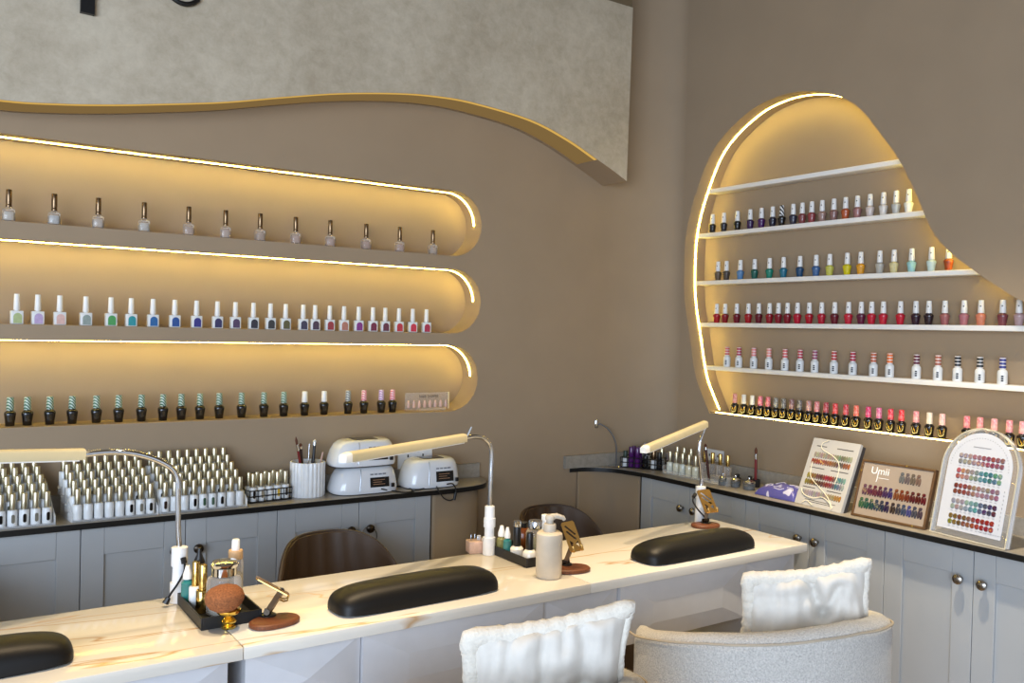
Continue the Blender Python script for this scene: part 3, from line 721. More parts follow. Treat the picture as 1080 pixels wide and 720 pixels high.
# --- bottom left niche: black bottles
n3 = [10.5, 28.8, 52.5, 76, 101.5, 125, 149, 171.7, 191, 210.7, 231, 254.5, 278, 299, 321, 341.5, 366.7, 383.5, 401.7, 413.5]
GRN = two_tone('green_zigzag_cap', (36, 92, 62), (186, 200, 188), scale=1.9); GRY = two_tone('grey_zigzag_cap', (70, 74, 76), (206, 208, 204), scale=1.9); PNK = two_tone('pink_zigzag_cap', (205, 66, 92), (238, 214, 214), scale=1.9); LIL = two_tone('lilac_zigzag_cap', (176, 120, 176), (232, 220, 230), scale=1.9)
cap3 = [(GRN, 'green patterned')]*14+[(WC, 'white')]*2+[(GRY, 'grey patterned'), (PNK, 'pink patterned'), (LIL, 'lilac patterned'), (PNK, 'pink patterned')]
for i, x in enumerate(n3):
    p = onY(x, 440, 3.012); p.z = H-.3263
    bottle(f'black bottle with {cap3[i][1]} cap, {ORD[i]} from left in the bottom left niche', 'black bottles in the bottom left niche', p, 0,
           [('bottle', KB_B, BB), ('cap', KB_C, cap3[i][0])])
# --- oval niche shelves
XB = SHX+.020
def row(xs, z, fn):
    for i, x in enumerate(xs):
        p = onX(x, 340, XB); p.z = H+z+.0003; fn(i, p)
s2 = [748.7, 760.5, 774.8, 788.2, 800, 811.7, 821.3, 833.3, 842.8, 852.8, 863.7, 876, 888.3, 900.7, 914, 928, 941.3, 954.6]
k2 = [(16, 15, 18), (28, 28, 38), (14, 14, 15), (50, 26, 72), (66, 26, 86), (26, 26, 44), (14, 14, 16), (46, 46, 62), (124, 62, 62), (140, 62, 64), (152, 122, 112), (134, 98, 92), (170, 82, 44), (152, 106, 102), (196, 182, 176), (206, 200, 194), (176, 176, 172), (224, 222, 214)]
BWZ = two_tone('black_white_zigzag_cap', (20, 20, 22), (232, 230, 226))
row(s2, .449, lambda i, p: bottle(f'{cname(k2[i])} nail polish with {"patterned" if i == 6 else "white"} cap, {ORD[i]} from left, second shelf of oval niche', 'polishes on the second shelf of the oval niche', p, -PI/2+.3,
    [('bottle', OPI_B, glossc(k2[i])), ('cap', OPI_C, BWZ if i == 6 else WC), ('cap_mark', CMK, DRK)]))
s3 = [755.8, 764.7, 779.3, 794.3, 810, 824.7, 842, 859, 873.3, 891.7, 906, 926, 941, 959.6, 980.4, 998.5]
k3 = [(92, 76, 60), (72, 62, 56), (84, 126, 168), (20, 86, 76), (20, 122, 102), (24, 102, 126), (24, 66, 102), (60, 96, 142), (190, 186, 82), (206, 190, 22), (216, 150, 40), (172, 168, 158), (204, 192, 142), (150, 196, 196), (192, 212, 206), (154, 66, 20)]
row(s3, .238, lambda i, p: bottle(f'{cname(k3[i])} nail polish with white cap, {ORD[i]} from left, third shelf of oval niche', 'polishes on the third shelf of the oval niche', p, -PI/2+.3,
    [('bottle', OPI_B, glossc(k3[i])), ('cap', OPI_C, WC), ('cap_mark', CMK, DRK)]))
s4 = [755.7, 764.5, 776.8, 789, 800, 811.3, 820.7, 830.3, 840.8, 853.2, 866.3, 880, 894.6, 908, 919, 931.3, 949.4, 965.6, 979.4, 996.3, 1016.5, 1034.3, 1057.2, 1074.5]
k4 = [(166, 22, 36), (130, 18, 32), (108, 18, 36), (160, 22, 34), (98, 18, 34), (142, 18, 34), (128, 18, 36), (124, 18, 36), (172, 20, 46), (164, 16, 36), (172, 20, 44), (98, 20, 36), (188, 32, 54), (92, 22, 52), (188, 20, 46), (190, 24, 50), (194, 24, 46), (46, 20, 36), (36, 20, 30), (152, 90, 90), (166, 102, 110), (202, 122, 92), (122, 60, 66), (176, 146, 146)]
row(s4, .0525, lambda i, p: bottle(f'{cname(k4[i])} nail polish with white cap, {ORD[i]} from left, fourth shelf of oval niche', 'polishes on the fourth shelf of the oval niche', p, -PI/2+.3,
    [('bottle', OPI_B, glossc(k4[i])), ('cap', OPI_C, WC), ('cap_mark', CMK, DRK)]))
s5 = [767.8, 780.3, 796, 812, 829, 845, 860.5, 880.8, 900.7, 922.6, 939.8, 968, 990.7, 1011.5, 1035, 1059]
k5 = [(192, 82, 82), (172, 40, 72), (224, 132, 132), (226, 142, 136), (212, 102, 102), (186, 60, 76), (142, 60, 96), (182, 50, 52), (172, 30, 62), (192, 102, 72), (236, 122, 62), (96, 36, 60), (172, 102, 82), (36, 40, 46), (46, 52, 56), (60, 66, 132)]
def dnd(i, p):
    cm = two_tone('band_cap_%d' % i, k5[i], (232, 226, 222), 'bands', 1., .35, thr=.86, soft=.04)
    return bottle(f'white cylinder bottle with banded {cname(k5[i])} cap, {ORD[i]} from left, lowest shelf of oval niche', 'white bottles on the lowest shelf of the oval niche', p, -PI/2+.45,
        [('bottle', DN_B, WB), ('cap', DN_C, cm), ('label_print', DN_W, DRK)])
row(s5, -.1375, dnd)
s6 = [774.6, 784, 793, 801.5, 809.6, 817.8, 826, 834.6, 843, 852.6, 861.3, 871, 880.7, 892, 903, 915.7, 927, 939.4, 950.8, 966.3, 980.5, 994, 1020, 1034, 1049, 1065, 1079]
k6 = [(192, 112, 112), (226, 222, 216), (230, 226, 220), (226, 102, 122), (216, 90, 102), (120, 116, 108), (96, 92, 88), (134, 84, 80), (92, 86, 84), (192, 132, 126), (206, 112, 122), (160, 34, 50), (206, 26, 40), (196, 36, 54), (226, 92, 72), (200, 24, 92), (206, 90, 140), (210, 20, 50), (216, 22, 36), (224, 132, 140), (222, 206, 190), (226, 172, 170), (220, 110, 128), (226, 130, 140), (226, 150, 158), (224, 128, 140), (226, 140, 150)]
def blk(i, p):
    p = onX(s6[i], 440, XR+.068); p.z = H-.3347
    cm = two_tone('patch_cap_%d' % i, k6[i], tuple(min(255, int(v*.55+100)) for v in k6[i]), 'blotches', 1., .4)
    bottle(f'black bottle with gold mark, {cname(k6[i])} cap, {ORD[i]} from left on the oval niche floor', 'black bottles along the floor of the oval niche', p, -PI/2+.4,
        [('bottle', KB_B, BB), ('cap', KB_C, cm), ('gold_swoosh', YSW, GLD)])
for i in range(len(s6)): blk(i, None)
# --- nail shape display in the bottom niche
q0 = onY(428, 431, 3.02); q1 = onY(474, 430, 3.02); zf = H-.3263; wn = q1.x-q0.x
t = thing('nail_shape_display', 'small clear stand of eight nail shapes at the right end of the bottom niche', 'display', (q0.x, 3.02, zf))
MB().box(0, wn, .006, .009, .002, .070, .0006, 1).build('acrylic_plate', ACRY, t, smooth=False)
MB().box(wn*.30, wn*.88, -.012, .014, .0004, .0105, .0006, 1).build('foot', glass('pale_acrylic', (240, 226, 200), mixf=.6), t, smooth=False)
MB().box(wn-.003, wn+.001, .004, .011, .002, .071, .0006, 1).build('edge_post', glass('pale_acrylic_edge', (248, 232, 196), mixf=.4), t, smooth=False)
NT = MB().lathe([(.0042, 0), (.0052, .004), (.0054, .012), (.0046, .021), (.0026, .027), (.0006, .029)], 12).mesh('nail_tip')
for i in range(8): link('nail_tip', tinted('nt', NT, mat('nude_nail', (206, 172, 160), rough=.3, noise=0)), t, (wn*(.06+.122*i), .001, .0125))
textobj('lettering', 'NAIL SHAPES', .0150, DRK, t, (wn*.53, .0050, .0555), (PI/2, 0, 0), .0003)
# ================================================================== stepped risers full of gel bottles
WIN = [(18, 18, 20), (120, 116, 104), (90, 96, 84), (64, 60, 56)]
def riser(nm, x0, n, y0, seed, windows):
    pitch = .0287; dx, dy, dz = -.006, .0275, .0205
    t = thing('acrylic_riser', f'stepped clear acrylic riser full of white gel bottles, {nm} on the left worktop', 'bottle riser', (x0, y0, CZ), 0, 'stepped acrylic risers')
    w = pitch*(n-1)
    for r in range(5):
        z = .004+dz*r
        MB().box(-.016+dx*r, w+.016+dx*r, -.015+dy*r, .0125+dy*r, z-.003, z, .0005, 1).build('step', ACRY, t, smooth=False)
        MB().box(-.016+dx*r, w+.016+dx*r, -.0165+dy*r, -.0151+dy*r, (0.0005 if r == 0 else z-dz), z+.004, .0003, 1).build('riser_lip', ACRY, t, smooth=False)
    for k, sx in enumerate((-.0185, w+.0165)):
        pr = [(-.0165, .0005)]+[(.0135+dy*4, .0005), (.0135+dy*4, .004+dz*4+.03)]+[(-.0165+dy*r, .004+dz*r+.02) for r in (4, 3, 2, 1, 0)]
        MB().prism(pr, sx+dx*2*0, sx+.002, lambda a, b, h: (h-.012*a/.11, a, b)).build('side_panel', ACRY, t, smooth=False)
    rows = ['front row', 'second row', 'third row', 'fourth row', 'back row']
    rnd = random.Random(seed)
    for r in range(5):
        for c in range(n):
            p = (x0+pitch*c+dx*r, y0+dy*r, CZ+.0043+dz*r)
            ww = windows[c] if r == 0 else (rnd.choice(WIN) if rnd.random() < .35 else None)
            ps = [('bottle', GE_B, WB), ('cap', GE_C, CH_CAP)]
            if ww: ps.append(('shade_window', GE_W, glossc(ww)))
            bottle(f'{ORD[c]} white gel bottle from the left, {rows[r]} of the {nm} riser', f'gel bottles on the {nm} riser', p, rnd.uniform(-.1, .25), ps)
K = (18, 18, 20); G_ = (120, 116, 104)
riser('left', .300-.0287*7, 8, 2.798, 1, [None, None, None, K, G_, K, G_, K])
riser('middle', .379, 8, 2.802, 2, [None, None, None, None, None, K, G_, K])
riser('right', .623, 9, 2.806, 3, [(40, 24, 20), None, None, K, (66, 92, 74), (74, 96, 80), K, None, None])
# ================================================================== clutter on the left worktop
WIRE = mat('black_wire', (16, 16, 17), rough=.4, noise=0)
def wire_basket(label, loc, rz, w, d, h, nx, ny, levels=(0., .5, 1.)):
    t = thing('wire_basket', label, 'basket', loc, rz); r = .0016
    for lv in levels:
        z = .002+(h-.004)*lv
        MB().tube([(-w/2, -d/2, z), (w/2, -d/2, z), (w/2, d/2, z), (-w/2, d/2, z)], r*1.3, 6, closed=True).build('rim' if lv == 1 else 'hoop', WIRE, t)
    for i in range(nx+1):
        x = -w/2+w*i/nx
        MB().tube([(x, -d/2, h-.002), (x, -d/2, .002), (x, d/2, .002), (x, d/2, h-.002)], r, 5).build('wire', WIRE, t)
    for i in range(1, ny):
        y = -d/2+d*i/ny
        MB().tube([(-w/2, y, h-.002), (-w/2, y, .002), (w/2, y, .002), (w/2, y, h-.002)], r, 5).build('wire', WIRE, t)
    return t
wire_basket('black wire basket of gold-capped bottles between the right riser and the fluted cup', (.962, 2.868, CZ), .12, .150, .068, .042, 5, 2)
bm_ = [K, (150, 140, 120), None, (206, 170, 60), (60, 60, 60)]
for r in range(2):
    for c in range(5):
        p = Vector((.962, 2.868, CZ+.004))+Matrix.Rotation(.12, 3, 'Z') @ Vector((-.0575+.0287*c, -.018+.034*r, 0))
        ps = [('bottle', GE_B, WB), ('cap', GE_C, CH_CAP)]
        if bm_[c] and r == 0: ps.append(('shade_window', GE_W, glossc(bm_[c])))
        bottle(f'{ORD[c]} gold-capped bottle from the left, {"front" if r == 0 else "back"} row in the black wire basket', 'gold-capped bottles in the left wire basket', p, .1, ps)
tag(link('nail_polish_bottle', MB().lathe([(.012, 0), (.013, .002), (.013, .05), (.007, .054), (.007, .058)], 16).mesh('nail_polish_bottle'), None, (.585, 2.90, CZ)), 'small black bottle standing between the middle and right risers', 'nail polish').data.materials.append(BB)
# fluted cup with brushes
cx, cy = 1.109, 2.882; CR = .0600
cup = thing('fluted_cup', 'white ribbed cup holding brushes and pens on the left worktop', 'cup', (cx, cy, CZ))
mb = MB(); n = 96; rings = []
for (z, k, inn) in ((0, .97, 0), (.003, 1, 0), (.114, 1, 0), (.118, .985, 0), (.118, .90, 1), (.01, .90, 1)):
    rings.append([mb.bm.verts.new(((CR*k*(1-(0 if inn else .055*(1-abs(math.sin(24*2*PI*i/n/2)))))*math.cos(2*PI*i/n)), CR*k*(1-(0 if inn else .055*(1-abs(math.sin(24*2*PI*i/n/2)))))*math.sin(2*PI*i/n), z)) for i in range(n)])
for A, B in zip(rings, rings[1:]):
    for i in range(n): mb.bm.faces.new((A[i], A[(i+1) % n], B[(i+1) % n], B[i]))
mb.bm.faces.new(rings[0][::-1]); mb.bm.faces.new(rings[-1])
mb.build('cup_body', mat('white_ceramic', (228, 229, 230), rough=.3), cup, ang=30)
def stick(name, label, cat, base, top, r, m, tip=None, tipm=None, tl=.02, group=None):
    base, top = Vector(base), Vector(top); t = thing(name, label, cat, base, 0, group); d = top-base
    MB().tube([(0, 0, 0), tuple(d*.5), tuple(d)], [r*.8, r, r*.9], 10).build('handle', m, t)
    if tip:
        e = d.normalized()
        MB().tube([tuple(d), tuple(d+e*tl*.45)], [r*.95, r*.9], 10).build('ferrule', CHROME, t)
        MB().tube([tuple(d+e*tl*.45), tuple(d+e*tl*.75), tuple(d+e*tl)], [r*.85, r*1.0, r*.25], 10).build('tip', tipm, t)
    return t
REDH = mat('dark_red_handle', (112, 28, 28), rough=.3); BRI = mat('brown_bristle', (92, 56, 40), rough=.9); BLKP = mat('black_plastic', (22, 22, 24), rough=.35); STL = mat('pale_steel', (190, 192, 196), rough=.2, metal=1)
base = Vector((cx, cy, CZ+.012))
SG = 'brushes and pens in the fluted cup'
stick('nail_brush', 'brush with dark red handle, leaning left in the ribbed cup', 'brush', base+Vector((-.012, -.01, 0)), base+Vector((-.040, -.012, .145)), .0045, REDH, 1, BRI, .05, SG)
stick('nail_brush', 'dark brown brush beside the red one in the ribbed cup', 'brush', base+Vector((-.008, .012, 0)), base+Vector((-.026, .0, .150)), .0055, mat('dark_brown_handle', (58, 36, 28), rough=.35), 1, BRI, .02, SG)
stick('cuticle_pusher', 'slim pale steel tool in the middle of the ribbed cup', 'nail tool', base+Vector((-.002, .0, 0)), base+Vector((.006, .004, .165)), .0026, STL, None, None, 0, SG)
stick('marker_pen', 'black pen with pale clip in the middle of the ribbed cup', 'pen', base+Vector((.010, -.012, 0)), base+Vector((.022, -.002, .160)), .0055, BLKP, 1, WHITEP, .02, SG)
stick('marker_pen', 'black pen behind the pale clip pen in the ribbed cup', 'pen', base+Vector((.012, .016, 0)), base+Vector((.030, .018, .150)), .005, BLKP, 1, BLKP, .02, SG)
stick('nail_file', 'short pinkish stick leaning right in the ribbed cup', 'nail file', base+Vector((.022, -.004, 0)), base+Vector((.052, -.006, .135)), .003, mat('pink_stick', (206, 170, 156), rough=.6), None, None, 0, SG)
# curing lamps
UVW = mat('glossy_white_shell', (222, 225, 230), rough=.16, coat=.4, noise=0); SEAM = mat('silver_seam', (170, 174, 180), rough=.3, metal=.6, noise=0); SCRN = mat('black_glass_label', (16, 16, 18), rough=.15, noise=0)
def curing_lamp(label, x0, x1, yf, yb, z, h, lx):
    cx, cy = (x0+x1)/2, (yf+yb)/2; W2, D2 = (x1-x0)/2, (yb-yf)/2
    t = thing('curing_lamp', label, 'curing lamp', (cx, cy, z), 0, 'white nail curing lamps')
    mb = MB(); rings = []; NA = 56
    for (k, zz) in ((.965, .003), (1., .010), (.995, .02), (.965, .35*h), (.90, .62*h), (.80, .84*h), (.68, .955*h), (.55, .995*h), (.30, h)):
        ring = []
        for i in range(NA):
            a = 2*PI*i/NA; ca, sa = math.cos(a), math.sin(a); e = 3.2
            kx = k if ca < 0 else (1-(1-k)*.55)
            ky = 1-(1-k)*.8
            ring.append(mb.bm.verts.new((W2*kx*math.copysign(abs(ca)**(2/e), ca), D2*ky*math.copysign(abs(sa)**(2/e), sa), zz)))
        rings.append(ring)
    for A, B in zip(rings, rings[1:]):
        for i in range(NA): mb.bm.faces.new((A[i], A[(i+1) % NA], B[(i+1) % NA], B[i]))
    mb.bm.faces.new(rings[-1]); mb.bm.faces.new(rings[0][::-1])
    sh = mb.build('shell', UVW, t, ang=55)
    MB().lathe([(1, 0), (1, .0055)], 48, sq=3.2).build('foot_ring', BLKP, t, loc=(0, 0, 0)).scale = (W2*.95, D2*.95, 1)
    MB().box(-W2*.30, W2*.42, -D2*.42, D2*.40, h-.003, h+.0015, .001, 1).build('top_panel', SCRN, t)
    # seam arcs and rear label, following the front face
    def fy(zz):
        zs = [.003, .010, .02, .35*h, .62*h, .84*h, .955*h]; ks = [.965, 1., .995, .965, .90, .80, .68]
        for i in range(6):
            if zs[i] <= zz <= zs[i+1]:
                f = (zz-zs[i])/(zs[i+1]-zs[i]); k = ks[i]+(ks[i+1]-ks[i])*f; return -D2*(1-(1-k)*.8)
        return -D2
    MB().tube([(-W2*.34+.010*(zz/h), fy(zz)*.996, zz) for zz in [.012+(h*.93-.012)*i/12 for i in range(13)]], .0016, 6).build('seam', SEAM, t)
    z0, z1 = .024, .024+h*.36
    MB().prism([(lx-.036, z0), (lx+.036, z0), (lx+.036, z1), (lx-.036, z1)], 0, .0035, lambda a, b, hh: (a, fy(b)-.0022+hh*.6, b)).build('rating_label', SCRN, t, smooth=False)
    mb = MB()
    for j in range(3):
        zz = z0+(z1-z0)*(.3+.22*j); mb.box(lx-.026, lx+.02-.012*(j % 2), fy(zz)-.0030, fy(zz)-.0022, zz-.0012, zz+.0012)
    mb.build('label_print', mat('tan_print', (150, 112, 84), rough=.5, noise=0), t, smooth=False)
    mb = MB()
    for j in range(4): mb.box(lx-.034+.016*j, lx-.022+.016*j, fy(z1+.010)-.0012, fy(z1+.010)+.002, z1+.008, z1+.013)
    mb.build('button_marks', mat('grey_print', (130, 134, 140), rough=.5, noise=0), t, smooth=False)
    MB().box(lx+.046, lx+.058, fy(.03)-.003, fy(.03)+.004, .020, .034, .001, 1).build('power_jack', BLKP, t)
    return t
LH = .094
curing_lamp('white curing lamp under another one, its label and cable showing', 1.185, 1.432, 2.795, 2.940, CZ, LH, .035)
curing_lamp('white curing lamp stacked on top of another, partly behind the lamp tube', 1.180, 1.424, 2.798, 2.940, CZ+LH+.002, LH-.002, .035)
curing_lamp('white curing lamp standing alone at the right end of the left worktop', 1.462, 1.690, 2.792, 2.94, CZ, .104, .030)
def cable(label, pts, r=.0026, m=BLKP):
    return tag(MB().tube(smooth_path(pts, 8), r, 7).build('power_cable', m), label, 'cable')
c0 = [onY(x, y, 2.788) for x, y in ((405, 515.5), (417, 519))]
cable('black cable plugged into the lower stacked curing lamp', [onY(402.5, 515.5, 2.787), onZ(414, 517.5, CZ+.003), onZ(426, 519, CZ+.003), onZ(437, 517.5, CZ+.004), onZ(426, 513, CZ+.003), onZ(416, 513, CZ+.003)])
cable('black cable looping over the worktop edge from the single curing lamp', [onY(471.5, 510.5, 2.787), onY(477, 510, 2.764), onY(480.5, 515, 2.760), onY(480, 523, 2.758), onY(475, 527.5, 2.758), onY(468, 525, 2.758), onY(462, 516, 2.758), onZ(458, 511.5, CZ+.006), onZ(445, 515.5, CZ+.003), onZ(434, 517, CZ+.003)])
tag(MB().tube([onY(480.5, 519.5, 2.759), onY(479, 527, 2.759)], .0055, 10).build('cable_plug', BLKP), 'small black inline plug hanging from the cable loop', 'plug')
# ================================================================== desk lamps
CRM = mat('cream_lamp_casing', (200, 188, 152), rough=.45, noise=.03); DIFF = mat('white_lamp_diffuser', (236, 234, 228), rough=.3, noise=0)
def head(parent, a, b, r, root):
    """square-ish tube lamp from a (hinge end) to b"""
    a, b = Vector(a), Vector(b); d = (b-a).normalized(); up = Vector((0, 0, 1)); s = d.cross(up).normalized(); u = s.cross(d)
    sec = [(-1, -.75), (-1, .55), (-.8, .85), (-.35, 1), (.35, 1), (.8, .85), (1, .55), (1, -.75)]
    mb = MB(); A = [mb.bm.verts.new(a+s*x*r+u*y*r) for x, y in sec]; B = [mb.bm.verts.new(b+s*x*r+u*y*r) for x, y in sec]; n = len(sec)
    for i in range(n): mb.bm.faces.new((A[i], A[(i+1) % n], B[(i+1) % n], B[i]))
    mb.bm.faces.new(A[::-1]); mb.bm.faces.new(B)
    h = mb.build('lamp_head', CRM, parent, ang=50)
    mb = MB(); e = .003
    P = [(a+d*.012)-s*r*.85-u*r*.75, (a+d*.012)+s*r*.85-u*r*.75, (b-d*.012)+s*r*.85-u*r*.75, (b-d*.012)-s*r*.85-u*r*.75]
    v = [mb.bm.verts.new(p-u*k) for p in P for k in (0, e)]
    for f in ((0, 2, 4, 6), (1, 7, 5, 3), (0, 1, 3, 2), (2, 3, 5, 4), (4, 5, 7, 6), (6, 7, 1, 0)): mb.bm.faces.new([v[i] for i in f])
    mb.build('diffuser', DIFF, h, smooth=False)
    mb = MB(); C2 = [mb.bm.verts.new(b+s*x*r*1.02+u*y*r*1.02) for x, y in sec]; D2 = [mb.bm.verts.new(b+d*.016+s*x*r*.86+u*(y-.1)*r*.86) for x, y in sec]; E2 = [mb.bm.verts.new(b-d*.004+s*x*r*1.02+u*y*r*1.02) for x, y in sec]
    for G, K_ in ((E2, C2), (C2, D2)):
        for i in range(n): mb.bm.faces.new((G[i], G[(i+1) % n], K_[(i+1) % n], K_[i]))
    mb.bm.faces.new(D2); mb.bm.faces.new(E2[::-1]); mb.build('end_cap', DIFF, h, ang=50)
    return h
def desk_lamp(label, base, profile, neck, nr, hd_a, hd_b, hr, cord=None):
    base = Vector(base); t = thing('desk_lamp', label, 'lamp', base, 0, 'tube desk lamps')
    MB().lathe(profile, 20).build('clamp_post', WHITEP, t)
    MB().tube([Vector(p)-base for p in neck], nr, 12).build('gooseneck', CHROME, t)
    h = head(t, Vector(hd_a)-base, Vector(hd_b)-base, hr, t)
    if cord:
        k = MB().tube([p-base for p in smooth_path(cord, 8)], .0026, 7).build('power_cord', BLKP, t)
        MB().tube([Vector(cord[0])-base, Vector(cord[1])-base], .0065, 8).build('plug', BLKP, k)
        MB().tube([Vector(cord[-2])-base+(Vector(cord[-1])-Vector(cord[-2]))*.4, Vector(cord[-1])-base], [.0055, .008], 8).build('cord_grommet', BLKP, k)
    return t
Y1 = 2.095
b1 = Vector((.500, Y1, TZ+.0003)); z1 = onY(188, 576, Y1).z-b1.z
nk = [b1+Vector((0, 0, z1-.01))]+[onY(188, y, Y1) for y in (560, 540, 524)]+smooth_path([onY(x, y, Y1) for x, y in ((188, 515), (187, 504), (181, 494), (169, 486.5), (154, 481), (138, 477.6), (120, 476.5), (104, 477.3), (90, 479))], 5)
desk_lamp('tube desk lamp at the left, its cream head reaching out of the frame', b1,
          [(.020, 0), (.020, .045), (.0160, .0455), (.0150, z1-.045), (.0182, z1-.0445), (.0182, z1-.002), (.010, z1)], nk, [.0062]*4+[.0072]*(len(nk)-4), onY(88, 479.3, Y1), onY(-34, 482, Y1-.06), .0135,
          [onY(193, 588, Y1-.02), onY(194.5, 594, Y1-.026), onY(194, 603, Y1-.03), onY(187, 616, Y1-.03), onY(180, 626, Y1-.03), onZ(174.5, 636, TZ+.0085)])
Y2 = 2.105
b2 = Vector((onY(515.5, 584, Y2).x, Y2, TZ+.0003)); z2 = onY(516, 533, Y2).z-b2.z
nk = [b2+Vector((0, 0, z2-.01))]+[onY(517, 518, Y2), onY(518, 495, Y2)]+smooth_path([onY(x, y, Y2) for x, y in ((518.5, 484), (518, 473), (515, 466), (509, 461.5), (500, 460), (491, 461.5))], 5)
l2 = desk_lamp('tube desk lamp in the middle, cream head in front of the white curing lamps', b2,
          [(.018, 0), (.018, .05), (.0145, .0505), (.0138, z2-.062), (.0172, z2-.0615), (.0172, z2-.036), (.0148, z2-.0355), (.0142, z2-.002), (.010, z2)], nk, .0062, onY(489, 462, Y2), onY(366, 482.5, 1.86), .0128)
MB().tube([onY(492, 461, Y2)-b2, onY(497, 450, Y2)-b2], .004, 8).build('hinge_lever', CHROME, l2)
Y3 = 2.10
b3 = Vector((onY(738, 553, Y3).x, Y3, TZ+.0003)); z3 = onY(740, 512, Y3).z-b3.z
nk = [b3+Vector((0, 0, z3-.01))]+smooth_path([onY(x, y, Y3) for x, y in ((740, 505), (739, 492), (737.3, 478), (738.5, 465), (742, 455), (745, 444))], 5)
desk_lamp('tube desk lamp at the right end of the table, cream head slanting down left', b3,
          [(.018, 0), (.018, .05), (.0155, .0505), (.0148, z3-.042), (.0178, z3-.0415), (.0178, z3-.002), (.010, z3)], nk, .0066, onY(743.5, 447.2, Y3), onY(681, 473.5, 1.98), .0125,
          [onY(733.5, 521, Y3-.02), onY(731.5, 524, Y3-.025), onY(731, 529, Y3-.03), onY(736, 537, Y3-.03), onY(743, 545, Y3-.03), onZ(746, 551, TZ+.0085)])
# ================================================================== trays, bottles and stands on the marble table
TRAYM = mat('matt_black_tray', (24, 24, 25), rough=.5)
def tray(label, x0, x1, y0, y1, h, rz=0.):
    cx, cy = (x0+x1)/2, (y0+y1)/2; t = thing('bottle_tray', label, 'tray', (cx, cy, TZ+.0003), rz, 'black bottle trays'); w, d = (x1-x0)/2, (y1-y0)/2
    MB().box(-w, w, -d, d, 0, .004, .001, 1).build('tray_floor', TRAYM, t)
    for a in ((-w, -w+.004, -d, d), (w-.004, w, -d, d), (-w+.004, w-.004, -d, -d+.004), (-w+.004, w-.004, d-.004, d)): MB().box(a[0], a[1], a[2], a[3], .003, h, .0008, 1).build('tray_wall', TRAYM, t)
    return t
TF = TZ+.0046
def stand_bottle(name, label, cat, p, parts, group=None, rz=0):
    t = thing(name, label, cat, p, rz, group)
    for nm, mb, m in parts: mb.build(nm, m, t)
    return t
def cyl(*prof, n=24, sq=2.): return MB().lathe(list(prof), n, sq=sq)
WOODC = mat('pale_wood_collar', (196, 160, 118), rough=.5, noise=.15, scale=80); TEAL = mat('teal_liquid', (46, 120, 118), rough=.15, coat=.4); AMBER = mat('olive_oil', (132, 128, 78), rough=.12, coat=.4)
DROP = mat('clear_liquid', (206, 208, 200), rough=.15, coat=.4); MILK = mat('milky_white_polish', (222, 216, 204), rough=.2, coat=.3); GCAP = mat('gold_cap', (206, 176, 104), rough=.18, metal=1, noise=0)
tray('black tray beside the left desk lamp, holding gold bottles and a glass jar', .492, .622, 1.868, 2.075, .026)
tray('black tray behind the beige pump bottle, full of small bottles', 1.372, 1.495, 1.930, 2.125, .026)
def dropper(label, p, liq, capm, h=.052, r=.0135, group=None):
    stand_bottle('dropper_bottle', label, 'bottle', p, [('bottle', cyl((r*.92, 0), (r, .002), (r, h), (r*.55, h+.006), (r*.5, h+.009)), liq),
        ('label_band', cyl((r*1.015, h*.25), (r*1.015, h*.8), n=24), liq), ('nozzle_cap', cyl((r*.72, h+.008), (r*.74, h+.018), (r*.42, h+.032), (r*.34, h+.038)), capm)], group)
def px(x, y): p = T(x, y); return (p.x, p.y, TF)
dropper('small teal bottle with white nozzle, in the tray by the left desk lamp', (onY(197.5, 625, 2.045).x, 2.045, TF), TEAL, WC)
for (lab, p, bm2, hh) in (('white-bodied bottle with tall gold cap, between teal and gold bottles in the left tray', (onY(206, 635, 2.012).x, 2.012, TF), WB, .106), ('gold bottle with tall gold cap, foremost in the left black tray', (onY(213.5, 640, 1.978).x, 1.978, TF), GCAP, .106)):
    stand_bottle('nail_polish_bottle', lab, 'nail polish', p, [('bottle', cyl((.0125, 0), (.0140, .002), (.0142, .047), (.0125, .050), (.007, .0515), sq=2.6), bm2), ('cap', cyl((.0086, .051), (.0088, .053), (.0086, hh-.002), (.0078, hh)), GCAP)], 'gold-capped bottles in the left tray')
stand_bottle('nozzle_bottle', 'black bottle with tapered nozzle, behind the gold bottles in the left tray', 'bottle', (onY(210, 600, 2.05).x, 2.05, TF), [('bottle', cyl((.015, 0), (.016, .003), (.016, .075), (.010, .085)), BB), ('nozzle_cap', cyl((.013, .084), (.013, .094), (.006, .112), (.003, .126)), BLKP)])
stand_bottle('spray_bottle', 'clear spray bottle with wooden collar and white top, at the back of the left tray', 'bottle', (onY(248, 610, 2.04).x, 2.04, TF), [('bottle', cyl((.0165, 0), (.0178, .002), (.0178, .088), (.0165, .093), (.010, .095)), CLEARG), ('liquid', cyl((.0155, .004), (.0155, .060)), DROP), ('collar', cyl((.0160, .0935), (.0164, .095), (.0164, .112), (.0155, .114)), WOODC), ('spray_top', cyl((.0095, .113), (.0098, .115), (.0092, .136), (.008, .139)), WC)])
jar = stand_bottle('pump_jar', 'square glass jar with shiny chrome lid, at the front of the left tray', 'jar', (onY(236, 640, 1.945).x, 1.945, TF), [('jar', cyl((.031, 0), (.034, .003), (.0345, .070), (.031, .082), (.024, .086), sq=3.), CLEARG), ('liquid', cyl((.030, .004), (.031, .044), sq=3.), DROP),
      ('lid', cyl((.025, .0855), (.027, .087), (.027, .104), (.029, .106), (.0305, .112), (.026, .117), (.008, .1185), n=32), CHROME)], rz=.3)
